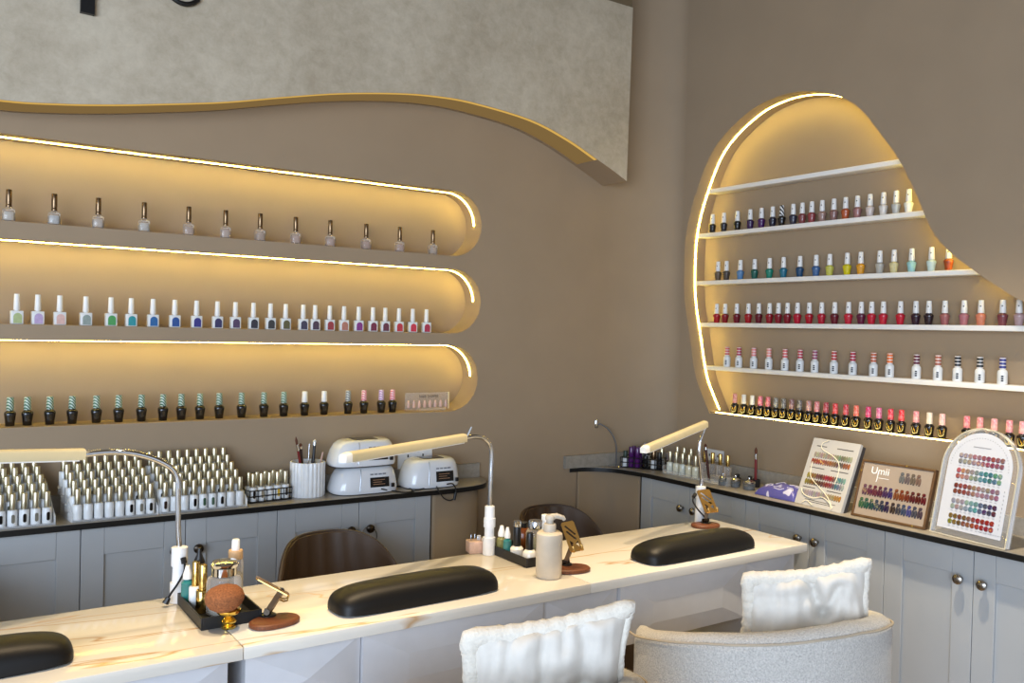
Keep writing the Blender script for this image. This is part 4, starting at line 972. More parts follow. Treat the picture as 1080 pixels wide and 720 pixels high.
# powder brush
pb = Vector((T(241, 662).x, T(241, 662).y, TZ+.0003))
t = thing('powder_brush', 'fluffy brown powder brush on a polished gold stem, before the left tray', 'brush', pb)
MB().lathe([(.0165, 0), (.018, .002), (.018, .006), (.012, .012), (.0185, .016), (.0195, .021), (.013, .027), (.0095, .031), (.011, .035), (.026, .040), (.0295, .045), (.0295, .050), (.026, .053)], 32).build('gold_stem', GOLDM, t)
mb = MB(); nr = []
R_ = MB().lathe([(.024, .050), (.038, .062), (.0465, .076), (.0475, .086), (.044, .098), (.035, .107), (.022, .113), (.006, .115)], 48)
for v in R_.bm.verts:
    k = mnoise.noise(v.co*70)*.0022+mnoise.noise(Vector((v.co.x*300, v.co.y*300, v.co.z*20)))*.0012; r_ = Vector((v.co.x, v.co.y, 0))
    if r_.length > 1e-5: v.co += r_.normalized()*k
R_.build('bristles', mat('tan_brown_bristles', (136, 84, 50), rough=.95, noise=.35, scale=220, bump=.6), t, loc=(-.003, 0, 0)).rotation_euler = (0, -.10, 0); t.scale = (.86, .86, .80)
# phone stands
WOODB = mat('brown_wood_base', (106, 58, 32), rough=.5, noise=.4, scale=45); GOLDP = mat('satin_gold_plate', (190, 150, 84), rough=.3, metal=.85, noise=.05); ARMM = mat('gunmetal_arm', (112, 92, 72), rough=.35, metal=.9, noise=.1)
def phone_stand(label, base, rx, ry, rz, hinge, top, P, clips=True):
    """P = (TL, TR, BR, BL) plate corners in world"""
    base = Vector(base); t = thing('phone_stand', label, 'phone stand', base, 0, 'wood and metal phone stands')
    b = MB().lathe([(.93, 0), (1, .0025), (1, .0085), (.95, .011), (.9, .0115)], 40, sq=2.3).build('wooden_base', WOODB, t); b.scale = (rx, ry, 1); b.rotation_euler = (0, 0, rz)
    h0 = Vector(hinge)-base; tp = Vector(top)-base; h0.z = .013
    MB().lathe([(.018, .0112), (.0185, .0125), (.017, .0145), (.008, .015)], 24).build('pivot_disc', BLKP, t, loc=(h0.x+.004, h0.y+.003, 0))
    d = (tp-h0).normalized(); s = d.orthogonal().normalized()
    MB().tube([h0+Vector((0, 0, .003)), tp], .0062, 4, flat=1.5).build('arm', ARMM, t, ang=20)
    ax = (Vector(P[1])-Vector(P[0])).normalized()
    for c in (h0+Vector((0, 0, .008)), tp): MB().tube([c-ax*.011, c+ax*.011], .0065, 12).build('hinge_barrel', STEELD, t)
    TL, TR, BR, BL = (Vector(q)-base for q in P); ex = (TR-TL); ey = (TL-BL); nn = ex.cross(ey).normalized()
    W0, H0 = ex.length, ey.length; ex = ex.normalized(); ey = ey.normalized()
    def L3(u, v): return BL+ex*(u*W0)+ey*(v*H0)
    # plate outline with slots cut through
    outl = [(.10, 0), (.0, .06), (0, .94), (.10, 1), (.90, 1), (1, .94), (1, .06), (.90, 0)][::-1]
    slots = [[(.18, .86), (.30, .90), (.86, .56), (.74, .52)], [(.16, .68), (.28, .72), (.80, .40), (.68, .36)], [(.20, .40), (.45, .30), (.22, .14)], [(.58, .26), (.82, .34), (.80, .12)]]
    bm = fill_holes(outl, slots, lambda a, b: tuple(L3(a, b)))
    me = bpy.data.meshes.new('plate'); bmesh.ops.recalc_face_normals(bm, faces=bm.faces[:]); bm.to_mesh(me); bm.free(); me.materials.append(GOLDP)
    o = bpy.data.objects.new('plate', me); COL.objects.link(o); o.parent = t; sm = o.modifiers.new('solid', 'SOLIDIFY'); sm.thickness = .0022; sm.offset = 0
    for u in (.18, .82):
        p0 = L3(u, .02)
        MB().tube([p0, p0+nn*.010-ey*.003, p0+nn*.015+ey*.003, p0+nn*.016+ey*.012], .0032, 8, flat=.5).build('clip', GOLDP, t)
    return t
bs = T(289.5, 658); bs.z = TZ+.0003
h_ = Vector((T(281, 655).x, T(281, 655).y, TZ)); tp_ = onY(297, 623, h_.y+.01)
a_ = onY(270, 608.5, h_.y+.02); z_ = onY(305, 627, h_.y-.02)
wv = ray(287, 617).normalized()*.030+Vector((0, 0, .0035))
phone_stand('wooden phone stand beside the powder brush, plate seen edge-on', bs, .056, .036, .15, h_, tp_, (a_+wv, a_-wv, z_-wv, z_+wv))
bs = T(603, 602); bs.z = TZ+.0003; yb = bs.y
phone_stand('gold phone stand between the pump bottle and the right arm rest', bs, .052, .036, -.2, T(596, 600), onY(605, 571, yb+.012), (onY(591, 551.5, yb+.03), onY(604.5, 548.5, yb+.02), onY(615.5, 578.5, yb-.02), onY(602, 583, yb-.01)))
bs = T(744, 555.5); bs.z = TZ+.0003; yb = bs.y
phone_stand('gold phone stand before the right desk lamp, at the far end of the table', bs, .050, .034, -.3, T(744, 555), onY(747, 531, yb+.012), (onY(734.5, 517, yb+.03), onY(748, 515.5, yb+.02), onY(757, 538, yb-.02), onY(744, 541.5, yb-.01)))
# second tray contents
dropper('small oil bottle with wooden collar and white dropper, leftmost in the middle tray', (onY(529, 570, 2.09).x, 2.09, TF), AMBER, WC, .040, .0150)
dropper('small teal bottle with white nozzle, in the tray behind the pump bottle', (onY(535, 575, 2.05).x, 2.05, TF), TEAL, WC, .044, .0120)
stand_bottle('nail_polish_bottle', 'milky polish with long black cap and silver top, in the middle tray', 'nail polish', (onY(545, 580, 2.01).x, 2.01, TF), [('bottle', cyl((.0165, 0), (.0185, .002), (.019, .030), (.014, .036), (.008, .038)), MILK), ('cap', cyl((.0105, .038), (.0112, .040), (.0105, .090), (.010, .092)), BLKP), ('cap_top', cyl((.0100, .0922), (.0104, .094), (.0100, .108), (.009, .109)), CHROME)])
stand_bottle('nail_polish_bottle', 'milky polish with plain black cap, right behind the pump bottle', 'nail polish', (onY(558.5, 585, 1.965).x, 1.965, TF), [('bottle', cyl((.0175, 0), (.0195, .002), (.020, .026), (.014, .034), (.008, .036)), MILK), ('cap', cyl((.0098, .036), (.0104, .038), (.0096, .080), (.0088, .082)), BLKP)])
stand_bottle('pump_jar', 'glass jar with brushed chrome lid, at the back of the middle tray', 'jar', (onY(564.5, 575, 2.035).x, 2.035, TF), [('jar', cyl((.024, 0), (.026, .003), (.026, .062), (.022, .070), (.018, .072), sq=2.6), CLEARG), ('liquid', cyl((.0235, .004), (.024, .05), sq=2.6), mat('pale_yellow_liquid', (214, 206, 150), rough=.15, coat=.3)), ('lid', cyl((.019, .072), (.021, .074), (.021, .092), (.019, .096), n=32), CHROME)])
stand_bottle('amber_bottle', 'amber brown glass bottle, behind the black-capped polish in the middle tray', 'bottle', (onY(552, 565, 2.09).x, 2.09, TF), [('bottle', cyl((.019, 0), (.021, .003), (.021, .055), (.012, .066)), mat('amber_glass', (112, 58, 24), rough=.1, coat=.4)), ('cap', cyl((.0125, .0655), (.013, .067), (.013, .080), (.012, .081)), BLKP)])
# pump bottle
pp = T(578.5, 608); pz = TZ+.0003
t = thing('pump_bottle', 'beige marbled pump bottle in front of the middle tray', 'bottle', (pp.x, pp.y, pz))
hb = at_r(578, 560, math.hypot(pp.x, pp.y)).z-pz
MB().lathe([(.032, 0), (.0345, .003), (.035, hb-.012), (.034, hb-.005), (.029, hb-.001), (.018, hb)], 36).build('bottle', mat('beige_ceramic', (196, 184, 166), rough=.45, noise=.12, scale=14), t)
PUM = mat('beige_pump', (188, 180, 166), rough=.4)
pu = MB().lathe([(.0165, hb-.001), (.017, hb+.001), (.0165, hb+.019), (.015, hb+.021), (.009, hb+.022), (.009, hb+.030), (.0125, hb+.031), (.0125, hb+.040), (.010, hb+.044)], 28).build('pump_collar', PUM, t)
MB().tube([(0, 0, hb+.038), (.018, -.006, hb+.040), (.034, -.012, hb+.035), (.038, -.013, hb+.029)], [.008, .0075, .006, .005], 10).build('nozzle', PUM, pu)
t = stand_bottle('pump_bottle', 'white pump top just showing behind the beige pump bottle', 'bottle', (onY(574.5, 570, 1.98).x, 1.98, TF), [('bottle', cyl((.016, 0), (.0175, .003), (.0175, .075), (.010, .082)), WB), ('pump_head', cyl((.008, .081), (.0085, .083), (.0085, .108), (.011, .109), (.011, .122), (.009, .124)), WC)])
# little wooden block of drill bits
wb = T(507, 583); t = thing('bit_holder', 'pinkish wooden block with small bits, at the foot of the middle lamp', 'bit holder', (wb.x-.006, wb.y+.016, TZ+.0003), -.25)
PINKW = mat('pinkish_beech', (196, 164, 146), rough=.55, noise=.12, scale=60)
MB().box(-.026, .026, -.020, .020, 0, .034, .0015, 2).build('wooden_block', PINKW, t)
for (x, y, h, m, r) in ((-.015, .004, .016, STL, .0013), (-.003, .006, .018, STL, .0013), (.010, .008, .012, WHITEP, .0060), (.016, -.008, .010, CHROME, .0055), (.002, -.008, .012, STL, .0013)):
    MB().lathe([(r, .0335), (r, .034+h), (r*.5, .035+h)], 10, (x, y, 0)).build('drill_bit', m, t)
# ================================================================== right worktop
lb = C(643, 490.3); lb = Vector((2.535, 2.905, CZ+.0003))
t = thing('gooseneck_lamp', 'small chrome gooseneck lamp in the room corner', 'lamp', lb)
MB().lathe([(.034, 0), (.036, .002), (.034, .005), (.012, .008), (.006, .010)], 28).build('base', CHROME, t)
rl = math.hypot(lb.x, lb.y)
nk = [(0, 0, .008)]+[tuple(at_r(x, y, rl)-lb) for x, y in ((650, 482), (650, 472), (648.5, 464), (645, 457), (640, 451), (634, 447.5), (630, 447))]
MB().tube(smooth_path(nk, 5), .0035, 8).build('gooseneck', mat('grey_gooseneck', (120, 120, 122), rough=.35, metal=.7, noise=0), t)
he = at_r(628.5, 446.6, rl)-lb
MB().lathe([(.010, -.018), (.0105, -.017), (.0105, .017), (.010, .018)], 18, he).build('lamp_head', CHROME, t)
ba = math.atan2(-.165, .10)
bc = Vector((2.622, 2.822, CZ+.0003))
wire_basket('black wire basket of purple bottles at the corner end of the right worktop', bc, ba, .185, .085, .046, 6, 3)
PUR = mat('purple_gloss', (74, 24, 92), rough=.18, coat=.4); SIL = mat('silver_cap', (196, 198, 204), rough=.2, metal=1, noise=0)
def inb(u, v, dz=.003): p = bc+Matrix.Rotation(ba, 3, 'Z') @ Vector((u, v, dz)); return tuple(p)
def tall(label, p, bm_, cm, r=.0125, h=.045, ch=.046, group='bottles in the right wire basket'):
    stand_bottle('nail_polish_bottle', label, 'nail polish', p, [('bottle', cyl((r*.95, 0), (r, .002), (r, h), (r*.55, h+.003)), bm_), ('cap', cyl((r*.80, h+.002), (r*.84, h+.004), (r*.78, h+ch-.002), (r*.7, h+ch)), cm)], group)
tall('small white bottle with dark cap at the corner end of the right basket', inb(-.078, -.018), WB, mat('dark_green_cap', (50, 66, 56), rough=.4), .0115, .038, .03)
for i, (u, v, l) in enumerate(((-.050, -.022, 'front left of the four'), (-.022, -.022, 'front right of the four'), (-.050, .012, 'back left of the four'), (-.022, .012, 'back right of the four'))):
    tall(f'purple bottle with purple cap, {l} in the right wire basket', inb(u, v), PUR, PUR, .0128, .044, .044)
tall('bottle with tall silver cap behind the purple bottles in the right basket', inb(.008, .022), WB, SIL, .0125, .048, .056)
tall('second tall silver cap behind the purple bottles, under the lamp head', inb(-.004, .034, .003), WB, SIL, .0115, .048, .056)
tall('squat black bottle in the middle of the right wire basket', inb(.014, -.020), BB, BLKP, .0150, .034, .02)
tall('white bottle with bronze cap near the tray end of the right basket', inb(.048, -.012), WB, BRONZE, .0122, .038, .044)
tall('bottle with pale gold cap at the tray end of the right basket', inb(.078, .010), WB, CH_CAP, .0122, .040, .048)
tall('dark bottle with black cap at the tray end of the right basket', inb(.076, -.020), BB, BLKP, .0125, .040, .034)
tall('grey-capped bottle standing between the right basket and the pale bottles', (2.672, 2.715, CZ+.0003), BB, mat('smoky_cap', (128, 120, 128), rough=.3), .0125, .042, .036, None)
# two-row acrylic tray
tb = Vector((2.622, 2.665, CZ+.0003))
t = thing('acrylic_riser', 'two-step clear acrylic riser with pale and gold-capped bottles, right worktop', 'bottle riser', tb, 0)
MB().box(-.016, .018, -.335, .018, .0, .003, .0004, 1).build('step', ACRY, t, smooth=False); MB().box(.019, .055, -.335, .018, .018, .021, .0004, 1).build('step', ACRY, t, smooth=False)
MB().box(.0185, .0205, -.335, .018, .0, .018).build('riser_lip', ACRY, t, smooth=False); MB().box(-.018, -.0162, -.335, .018, .0, .016).build('riser_lip', ACRY, t, smooth=False)
for y in (-.337, .0182): MB().box(-.018, .055, y, y+.0018, .0, .034).build('side_panel', ACRY, t, smooth=False)
PALE = [(204, 208, 196), (206, 204, 184), (196, 202, 194), (208, 202, 176), (206, 204, 182)]
SQP = MB().lathe([(.0120, 0), (.0132, .0015), (.0132, .043), (.0118, .0455), (.0065, .046), (.0065, .048)], 20, sq=4.).mesh('bottle')
for i in range(5):
    bottle(f'pale {["mint", "cream", "grey-green", "yellowish", "ivory"][i]} square bottle with champagne cap, {ORD[i]} from the corner on the two-step riser', 'pale bottles on the two-step riser', tb+Vector((0, -.006-.0365*i, .0034)), -PI/2+.6, [('bottle', SQP, glossc(PALE[i])), ('cap', GE_C, CH_CAP)])
for i in range(8):
    bottle(f'clear bottle with gold cap, {ORD[i]} from the corner, back step of the two-step riser', 'gold-capped bottles on the two-step riser', tb+Vector((.037, -.010-.040*i, .0214)), -PI/2+.5, [('bottle', SQP, CLEARG), ('cap', GE_C, GCAP if i > 3 else CH_CAP)])
stick('nail_brush', 'dark brown brush standing upright beside the chrome lamp neck', 'brush', (2.622, 2.437, CZ+.004), tuple(at_r(744.5, 474, math.hypot(2.622, 2.437))), .0058, mat('dark_brown_lacquer', (66, 32, 26), rough=.25), 1, BRI, .024)
HOLD = mat('smoky_holder', (40, 40, 44), rough=.2)
t = thing('brush_holder', 'small dark holder around the foot of the upright red brush', 'brush holder', (2.700, 2.268, CZ+.0003)); MB().lathe([(.017, 0), (.018, .002), (.018, .03), (.0155, .03), (.0155, .004)], 20).build('cup', HOLD, t)
stick('nail_brush', 'dark red brush standing upright behind the purple pouch', 'brush', (2.700, 2.268, CZ+.006), tuple(at_r(797.2, 484, math.hypot(2.700, 2.268))), .0058, REDH, 1, BRI, .046)
SMOK = glass('smoky_clear_jar', (206, 210, 212), mixf=.86)
for i, (x, y, r, lab) in enumerate(((2.612, 2.355, .0175, 'nearest the upright brown brush'), (2.622, 2.300, .0175, 'in the middle of the three'), (2.628, 2.238, .0225, 'largest of the three, beside the purple pouch'))):
    stand_bottle('powder_jar', f'clear jar with chrome lid and knob, {lab}', 'jar', (x, y, CZ+.0003), [('jar', cyl((r*.95, 0), (r, .002), (r, .026)), SMOK), ('powder', cyl((r*.88, .003), (r*.88, .015)), mat('grey_powder', (128, 130, 132), rough=.7)), ('lid', cyl((r*1.03, .0255), (r*1.05, .027), (r*1.05, .031), (r*.6, .035), (r*.2, .037), (.003, .038), (.0045, .043), (.003, .047)), CHROME)], 'clear powder jars')
for x, y, lab in ((2.660, 2.325, 'between the first two powder jars'), (2.668, 2.268, 'between the second and the largest powder jar')):
    stand_bottle('bottle', f'small black bottle standing {lab}', 'bottle', (x, y, CZ+.0003), [('bottle', cyl((.013, 0), (.014, .002), (.014, .03), (.009, .034)), BB), ('cap', cyl((.0085, .034), (.0085, .044), (.007, .045)), BLKP)])
# purple pouch
pc = Vector((2.632, 2.080, CZ+.0005)); t = thing('tissue_pouch', 'crinkled purple pouch with white print, before the white swatch board', 'pouch', pc, 0)
mb = MB(); N = 28; g = {}
for s in (1, 0):
    for i in range(N+1):
        for j in range(N+1):
            a, b = -1+2*i/N, -1+2*j/N; w = max(0, (1-abs(a)**3.2))**.5*max(0, (1-abs(b)**3.2))**.5
            z = (.004+.040*w*(1-.18*a)+(.0065*mnoise.noise(Vector((a*2.2, b*2.8, 4)))+.003*abs(mnoise.noise(Vector((a*5, b*6, 9)))))*w) if s else .001
            g[s, i, j] = mb.bm.verts.new((b*.058*(1-.05*a*a), a*.094*(1-.06*b*b), z))
    for i in range(N):
        for j in range(N): mb.bm.faces.new((g[s, i, j], g[s, i+1, j], g[s, i+1, j+1], g[s, i, j+1]))
for i in range(N):
    for e in (0, N):
        mb.bm.faces.new((g[1, i, e], g[1, i+1, e], g[0, i+1, e], g[0, i, e])); mb.bm.faces.new((g[1, e, i], g[1, e, i+1], g[0, e, i+1], g[0, e, i]))
PPL = two_tone('purple_print', (84, 82, 152), (200, 198, 218), 'blotches', .17, .35, thr=.605, soft=.012)
mb.build('pouch_body', PPL, t, ang=70)
def psurf(b, a):
    w = max(0, (1-abs(a)**3.2))**.5*max(0, (1-abs(b)**3.2))**.5
    return (b*.058*(1-.05*a*a), a*.094*(1-.06*b*b), .0045+.040*w*(1-.18*a)+(.0065*mnoise.noise(Vector((a*2.2, b*2.8, 4)))+.003*abs(mnoise.noise(Vector((a*5, b*6, 9)))))*w)
LIL2 = mat('pale_lilac_print', (206, 204, 222), rough=.4, noise=0)
for pts in (((-.55, .62), (-.25, .66), (-.2, .42), (-.5, .38), (-.56, .6)), ((-.45, .36), (-.5, .1), (-.3, -.05)), ((-.1, -.30), (.2, -.36), (.25, -.62), (-.05, -.66), (-.12, -.34)), ((-.6, -.45), (-.45, -.62), (-.7, -.78)), ((.25, .5), (.4, .2), (.2, .0)), ((-.75, .1), (-.82, -.2), (-.7, -.36))):
    MB().tube(smooth_path([psurf(b, a) for b, a in pts], 5), .0017, 6).build('printed_line', LIL2, t)
# ================================================================== swatch boards
def board_frame(BL, BR, TL, flat_x=None):
    ex = (BR-BL); w = ex.length; ex.normalize(); ey = TL-BL; ey -= ex*ey.dot(ex); h = ey.length; ey.normalize(); ez = ex.cross(ey)
    m = Matrix((( ex.x, ey.x, ez.x, BL.x), (ex.y, ey.y, ez.y, BL.y), (ex.z, ey.z, ez.z, BL.z), (0, 0, 0, 1)))
    return m, w, h
NAIL = None
def nailmesh(nm, w, h, z=.0018):
    prof = [(w/2*math.cos(2*PI*i/16), (h/2)*math.copysign(abs(math.sin(2*PI*i/16))**.75, math.sin(2*PI*i/16))) for i in range(16)]
    mb = MB(); A = [mb.bm.verts.new((x, y, 0)) for x, y in prof]; B = [mb.bm.verts.new((x*.72, y*.8, z)) for x, y in prof]
    for i in range(16): mb.bm.faces.new((A[i], A[(i+1) % 16], B[(i+1) % 16], B[i]))
    mb.bm.faces.new(B); mb.bm.faces.new(A[::-1]); return mb.mesh(nm)
def mixc(a, b, t): return tuple(int(a[i]+(b[i]-a[i])*t) for i in range(3))
def jit(c, r, d=14): return tuple(max(8, min(245, v+r.randint(-d, d))) for v in c)
rnd = random.Random(21)
SWM = {}
def swm(c):
    c = tuple(int(round(v*.70/12)*12) for v in c)
    return mat('swatch_%d_%d_%d' % c, c, rough=.2, noise=0, coat=.3)
def grad(stops, n):
    o = []
    for i in range(n):
        t = i/(n-1)*(len(stops)-1); k = min(int(t), len(stops)-2); o.append(mixc(stops[k], stops[k+1], t-k))
    return o
def swatches(parent, nm, me, cols, x0, x1, y, z=.0006, jitd=12):
    n = len(cols)
    for i, c in enumerate(cols): link('nail_swatch', tinted(nm, me, swm(jit(c, rnd, jitd))), parent, (x0+(x1-x0)*(i+.5)/n, y, z))
def lines(parent, nm, segs, m, z=.0004):
    mb = MB()
    for (x0, x1, y, t) in segs: mb.box(x0, x1, y-t/2, y+t/2, 0, z)
    return mb.build(nm, m, parent, smooth=False)
PRN = mat('dark_grey_print', (70, 66, 64), rough=.6, noise=0); PRL = mat('light_grey_print', (150, 150, 156), rough=.6, noise=0)
ZC = CZ+.0006
# white board with flowing lines
BL = C(837.5, 529.8); BR = C(886.5, 541.5); TL = BL+Vector((.092, -.004, .229)); BL.z = BR.z = ZC
m, w, h = board_frame(BL, BR, TL)
t = thing('swatch_board', 'white board of nail swatches with flowing cream lines, leaning by the pouch', 'swatch board', (0, 0, 0), 0, 'nail swatch boards'); t.matrix_world = m
MB().box(0, w, 0, h, -.014, 0, .001, 1).build('panel', mat('off_white_board', (186, 183, 178), rough=.4, noise=.02), t)
MB().box(.0005, w-.0005, .0005, h*.985, -.030, -.0145).build('shade_backing', mat('dark_grey_shade', (58, 56, 58), rough=.6), t, smooth=False)  # added dark slab standing in for the shadow behind the panel
SM = nailmesh('nail_swatch', w*.050, h*.088)
for (y, st, n, a, b) in ((.755, [(206, 192, 170), (200, 186, 160), (196, 190, 168), (128, 150, 120), (206, 196, 176)], 17, .12, .93), (.655, [(182, 76, 70), (178, 92, 76), (190, 122, 82), (110, 104, 96), (196, 112, 66)], 17, .10, .92),
                        (.44, [(190, 160, 60), (170, 110, 70), (96, 70, 66), (190, 40, 60), (180, 40, 56), (96, 170, 168), (150, 190, 180)], 17, .10, .92), (.345, [(176, 160, 52), (150, 110, 54), (86, 66, 60), (180, 34, 54), (90, 130, 140), (170, 190, 184)], 17, .09, .92),
                        (.185, [(206, 190, 186), (198, 186, 190), (196, 176, 168), (200, 170, 130), (190, 130, 70)], 17, .10, .93)):
    swatches(t, 'sw1', SM, grad(st, n), w*a, w*b, h*y)
lines(t, 'print_lines', [(w*.12, w*.34, h*.885, .003), (w*.56, w*.90, h*.885, .003), (w*.1, w*.42, h*.56, .003), (w*.56, w*.92, h*.56, .003), (w*.08, w*.35, h*.265, .003), (w*.6, w*.9, h*.265, .003), (w*.2, w*.85, h*.09, .002), (w*.3, w*.75, h*.065, .002)], PRN)
CRL = mat('cream_line', (236, 226, 200), rough=.3, noise=0)
for pts in (((.36, .985), (.24, .93), (.27, .84), (.55, .76), (.70, .66), (.74, .5), (.72, .38)), ((.14, .64), (.16, .50), (.22, .40), (.42, .30), (.66, .18), (.82, .04)), ((.06, .24), (.16, .15), (.36, .12), (.56, .16), (.74, .10), (.80, .02)), ((.16, .02), (.26, .07), (.40, .02))):
    MB().tube(smooth_path([(w*a, h*b, .0030) for a, b in pts], 6), .0015, 6).build('flowing_line', CRL, t)
# brown framed board
BL = C(897.5, 543); BR = C(975.5, 559); TL = BL+Vector((.062, .004, .183)); BL.z = BR.z = ZC
m, w, h = board_frame(BL, BR, TL)
t = thing('swatch_board', 'taupe framed board of nail swatches with white lettering', 'swatch board', (0, 0, 0), 0, 'nail swatch boards'); t.matrix_world = m
FRM = mat('walnut_frame', (92, 66, 42), rough=.35, noise=.2, scale=40); TAU = mat('taupe_card', (156, 140, 124), rough=.5, noise=.03)
MB().box(.004, w-.004, .004, h-.004, -.012, -.0005).build('panel', TAU, t, smooth=False)
for a in ((0, w, 0, .008), (0, w, h-.008, h), (0, .008, .008, h-.008), (w-.008, w, .008, h-.008)): MB().box(a[0], a[1], a[2], a[3], -.014, .003, .001, 1).build('frame_rail', FRM, t)
WPR = mat('white_print', (240, 238, 234), rough=.5, noise=0)
textobj('lettering', 'Umii', .034, WPR, t, (w*.275, h*.83, .0002), depth=.0003)
lines(t, 'print_lines', [(w*.27, w*.41, h*.715, .0016)], WPR)
MB().tube([(w*.252, h*.82, .0004), (w*.252, h*.70, .0004), (w*.246, h*.64, .0004)], .0014, 6).build('lettering_tail', WPR, t)
OVM = nailmesh('nail_swatch', w*.048, h*.058); TIP = nailmesh('nail_swatch', w*.036, h*.135, .0026)
def pairrow(cols, x0, x1, y):
    n = len(cols)
    for i, c in enumerate(cols):
        x = x0+(x1-x0)*(i+.5)/n; k = swm(jit(c, rnd, 10))
        link('nail_swatch', tinted('ov', OVM, k), t, (x, y+h*.090, .0004)); link('nail_swatch', tinted('tip', TIP, k), t, (x-w*.012, y, .0004))
        link('nail_swatch', tinted('tip', TIP, k), t, (x+w*.022, y-h*.008, .0004))
pairrow(grad([(150, 140, 132), (150, 120, 112), (140, 116, 110)], 4), w*.54, w*.83, h*.755)
pairrow(grad([(130, 70, 110), (110, 30, 56), (120, 30, 70), (70, 50, 120)], 6), w*.075, w*.50, h*.46); pairrow(grad([(150, 70, 40), (140, 60, 50), (100, 24, 28), (110, 20, 30)], 6), w*.51, w*.94, h*.46)
pairrow(grad([(60, 110, 84), (20, 90, 80), (30, 60, 110), (40, 44, 90)], 6), w*.065, w*.49, h*.225); pairrow(grad([(70, 50, 44), (60, 70, 120), (80, 100, 150), (74, 70, 76)], 6), w*.50, w*.93, h*.225)
for (u, v) in ((.02, .80), (.62, .985), (.84, .02)): MB().lathe([(.0028, .0028), (.0032, .0042), (.001, .0048)], 10, (w*u, h*v, 0)).build('brass_pin', GLD, t)
# arched acrylic display
BL = C(981.5, 560.5); BR = C(1061.5, 580.5); TL = BL+Vector((.062, -.002, .27)); BL.z = BR.z = ZC
m, w, h = board_frame(BL, BR, TL)
t = thing('swatch_board', 'arched white board of nail swatches in a clear acrylic stand, rightmost', 'swatch board', (0, 0, 0), 0, 'nail swatch boards'); t.matrix_world = m
hh = (at_r(1036, 452, math.hypot(*((BL+BR)/2).xy[:])+.05).z-ZC)/math.cos(math.atan2(.062, .27))
def arch(x0, x1, y0, y1, n=28):
    r = (x1-x0)/2; return [(x0, y0), (x1, y0)]+[((x0+x1)/2+r*math.cos(PI*i/n), y1-r+r*math.sin(PI*i/n)) for i in range(n+1)]
o_ = arch(0, w, 0, hh); i_ = arch(.010, w-.010, .010, hh-.010)
ACE = glass('edge_highlight_cream', (236, 228, 206), mixf=.45)
MB().prism(arch(.0015, w-.0015, .0015, hh-.0015), -.004, -.0025).build('acrylic_back', ACRY, t, smooth=False)
mb = MB(); n = len(o_)
for z0, z1 in ((-.016, .006),):
    vo = [[mb.bm.verts.new((x, y, z)) for x, y in o_] for z in (z0, z1)]; ii = arch(.0035, w-.0035, .0035, hh-.0035); vi = [[mb.bm.verts.new((x, y, z)) for x, y in ii] for z in (z0, z1)]
    for k in range(n):
        q = (k+1) % n
        mb.bm.faces.new((vo[0][k], vo[0][q], vo[1][q], vo[1][k])); mb.bm.faces.new((vi[0][k], vi[1][k], vi[1][q], vi[0][q]))
        mb.bm.faces.new((vo[1][k], vo[1][q], vi[1][q], vi[1][k])); mb.bm.faces.new((vo[0][k], vi[0][k], vi[0][q], vo[0][q]))
mb.build('acrylic_rim', ACRY, t, ang=40)
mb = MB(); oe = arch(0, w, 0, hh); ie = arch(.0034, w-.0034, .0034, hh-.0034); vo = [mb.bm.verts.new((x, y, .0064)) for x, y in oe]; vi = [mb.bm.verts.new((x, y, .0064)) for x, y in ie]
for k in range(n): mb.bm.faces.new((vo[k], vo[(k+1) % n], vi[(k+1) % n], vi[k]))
ed = mb.build('edge_highlight', ACE, t, smooth=False); sm = ed.modifiers.new('solid', 'SOLIDIFY'); sm.thickness = .0012; sm.offset = 0  # overlaid pale ring; the rim's highlight is put into its colour
MB().prism(arch(.016, w-.024, .022, hh-.014), -.0024, -.0006).build('panel', mat('cool_white_card', (204, 206, 213), rough=.45, noise=0), t, smooth=False)
SM3 = nailmesh('nail_swatch', w*.060, h*.056)
rows3 = (([(180, 176, 178), (196, 160, 164), (190, 130, 140), (180, 70, 100), (170, 110, 130)],), ([(206, 110, 110), (206, 170, 150), (130, 190, 180), (40, 130, 150), (130, 180, 160)],), ([(150, 50, 44), (180, 80, 64), (190, 150, 150), (170, 150, 160), (180, 130, 150)],),
         ([(196, 190, 194), (186, 180, 186), (120, 196, 190), (80, 70, 130), (84, 40, 80)],), ([(150, 140, 40), (130, 70, 50), (170, 100, 70), (180, 24, 50), (190, 24, 44)],))
for k, (st,) in enumerate(rows3):
    y = hh*(.735-.137*k); sh = -w*.000
    for dy in (0, -.052): swatches(t, 'sw3', SM3, grad(st, 10), w*.20+sh, w*.80+sh, y+hh*dy, .0, 16)
    lines(t, 'print_lines', [(w*(.215+.06*j), w*(.245+.06*j), y-hh*.092, .0016) for j in range(10)], PRL, .0002)
lines(t, 'print_lines', [(w*.37, w*.60, hh*.825, .0028)], PRL, .0002)
mb = MB()
for i in range(34):
    a = PI*(i+.5)/34; r = w/2-.030
    mb.box(w/2-.004+r*math.cos(a)-.0010, w/2-.004+r*math.cos(a)+.0010, hh-w/2+r*math.sin(a)-.0018, hh-w/2+r*math.sin(a)+.0006, -.0005, .0002)
mb.build('print_dots', PRL, t, smooth=False)
mb = MB()
for i in range(10): mb.box(w*.62+.0075*i, w*.62+.004+.0075*i, .032, .034, -.0005, .0002); mb.box(w-.036, w-.034, .05+.012*i, .055+.012*i, -.0005, .0002)
mb.build('print_dots', PRL, t, smooth=False)
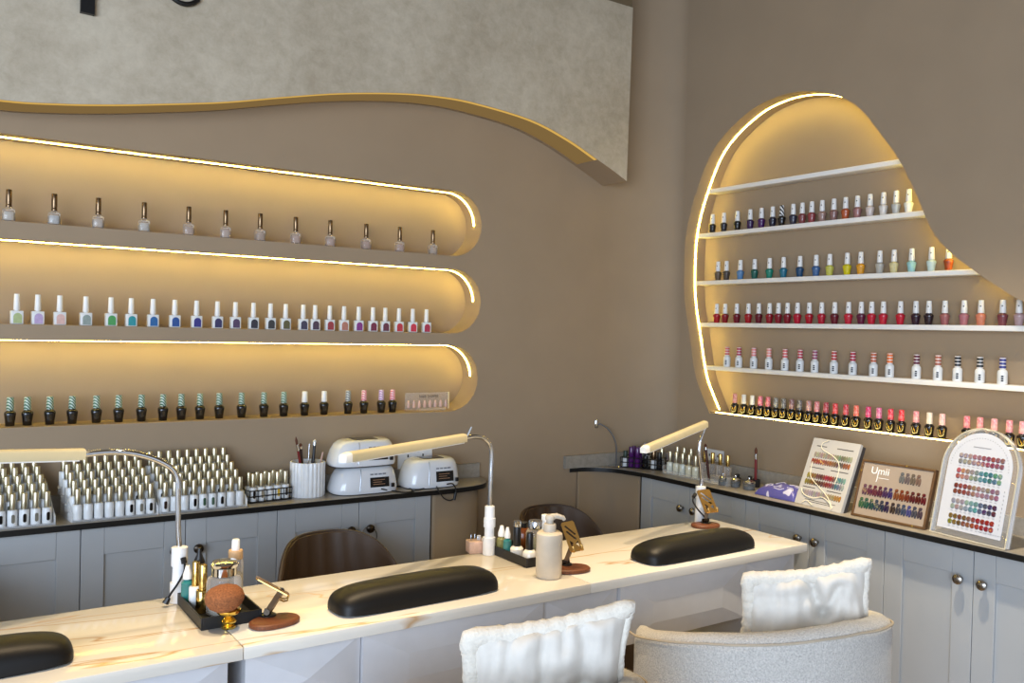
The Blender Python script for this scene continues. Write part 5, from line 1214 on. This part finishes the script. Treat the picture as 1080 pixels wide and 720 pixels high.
MB().box(.0, w, -.0004, .004, -.070, .006, .0006, 1).build('acrylic_foot', ACRY, t, smooth=False)
# ================================================================== light
def area(name, loc, tgt, sx, sy, power, rgb, spread=180):
    l = bpy.data.lights.new(name, 'AREA'); l.shape = 'RECTANGLE'; l.size = sx; l.size_y = sy; l.energy = power; l.color = rgb; l.spread = math.radians(spread)
    o = bpy.data.objects.new(name, l); COL.objects.link(o); o.location = loc
    o.rotation_euler = (Vector(tgt)-Vector(loc)).to_track_quat('-Z', 'Y').to_euler(); return o
def spot(name, loc, tgt, power, rgb, ang=80, r=.04):
    l = bpy.data.lights.new(name, 'SPOT'); l.energy = power; l.color = rgb; l.spot_size = math.radians(ang); l.spot_blend = .8; l.shadow_soft_size = r
    o = bpy.data.objects.new(name, l); COL.objects.link(o); o.location = loc
    o.rotation_euler = (Vector(tgt)-Vector(loc)).to_track_quat('-Z', 'Y').to_euler(); return o
area('shopfront_daylight', (-2.2, -1.5, 1.5), (2.0, 2.1, .95), 3.2, 2.2, 240, (.66, .80, 1.))
WARM = (1., .76, .47)
for i, (x, y) in enumerate(((.25, 1.80), (.85, 1.82), (1.45, 1.82), (2.05, 1.80))):
    spot('ceiling_downlight', (x, y, 2.9), (x, y+.08, .8), 118, WARM, 46)
spot('ceiling_downlight', (1.94, 1.25, 2.9), (2.46, 1.45, .5), 210, (1., .86, .64), 50)
spot('ceiling_downlight', (1.05, .95, 2.9), (1.15, 1.1, .6), 14, (1., .82, .58), 60)
w = bpy.data.worlds.new('World'); scn.world = w; w.use_nodes = True
w.node_tree.nodes['Background'].inputs['Color'].default_value = (.80, .88, 1., 1); w.node_tree.nodes['Background'].inputs['Strength'].default_value = .9
scn.view_settings.view_transform = 'Standard'; scn.view_settings.look = 'None'; scn.view_settings.gamma = 1; scn.view_settings.exposure = 0
scn.view_settings.use_curve_mapping = False
scn.cycles.use_denoising = True; scn.cycles.max_bounces = 8; scn.cycles.transparent_max_bounces = 24; scn.cycles.sample_clamp_indirect = 4; scn.cycles.caustics_reflective = False; scn.cycles.caustics_refractive = False
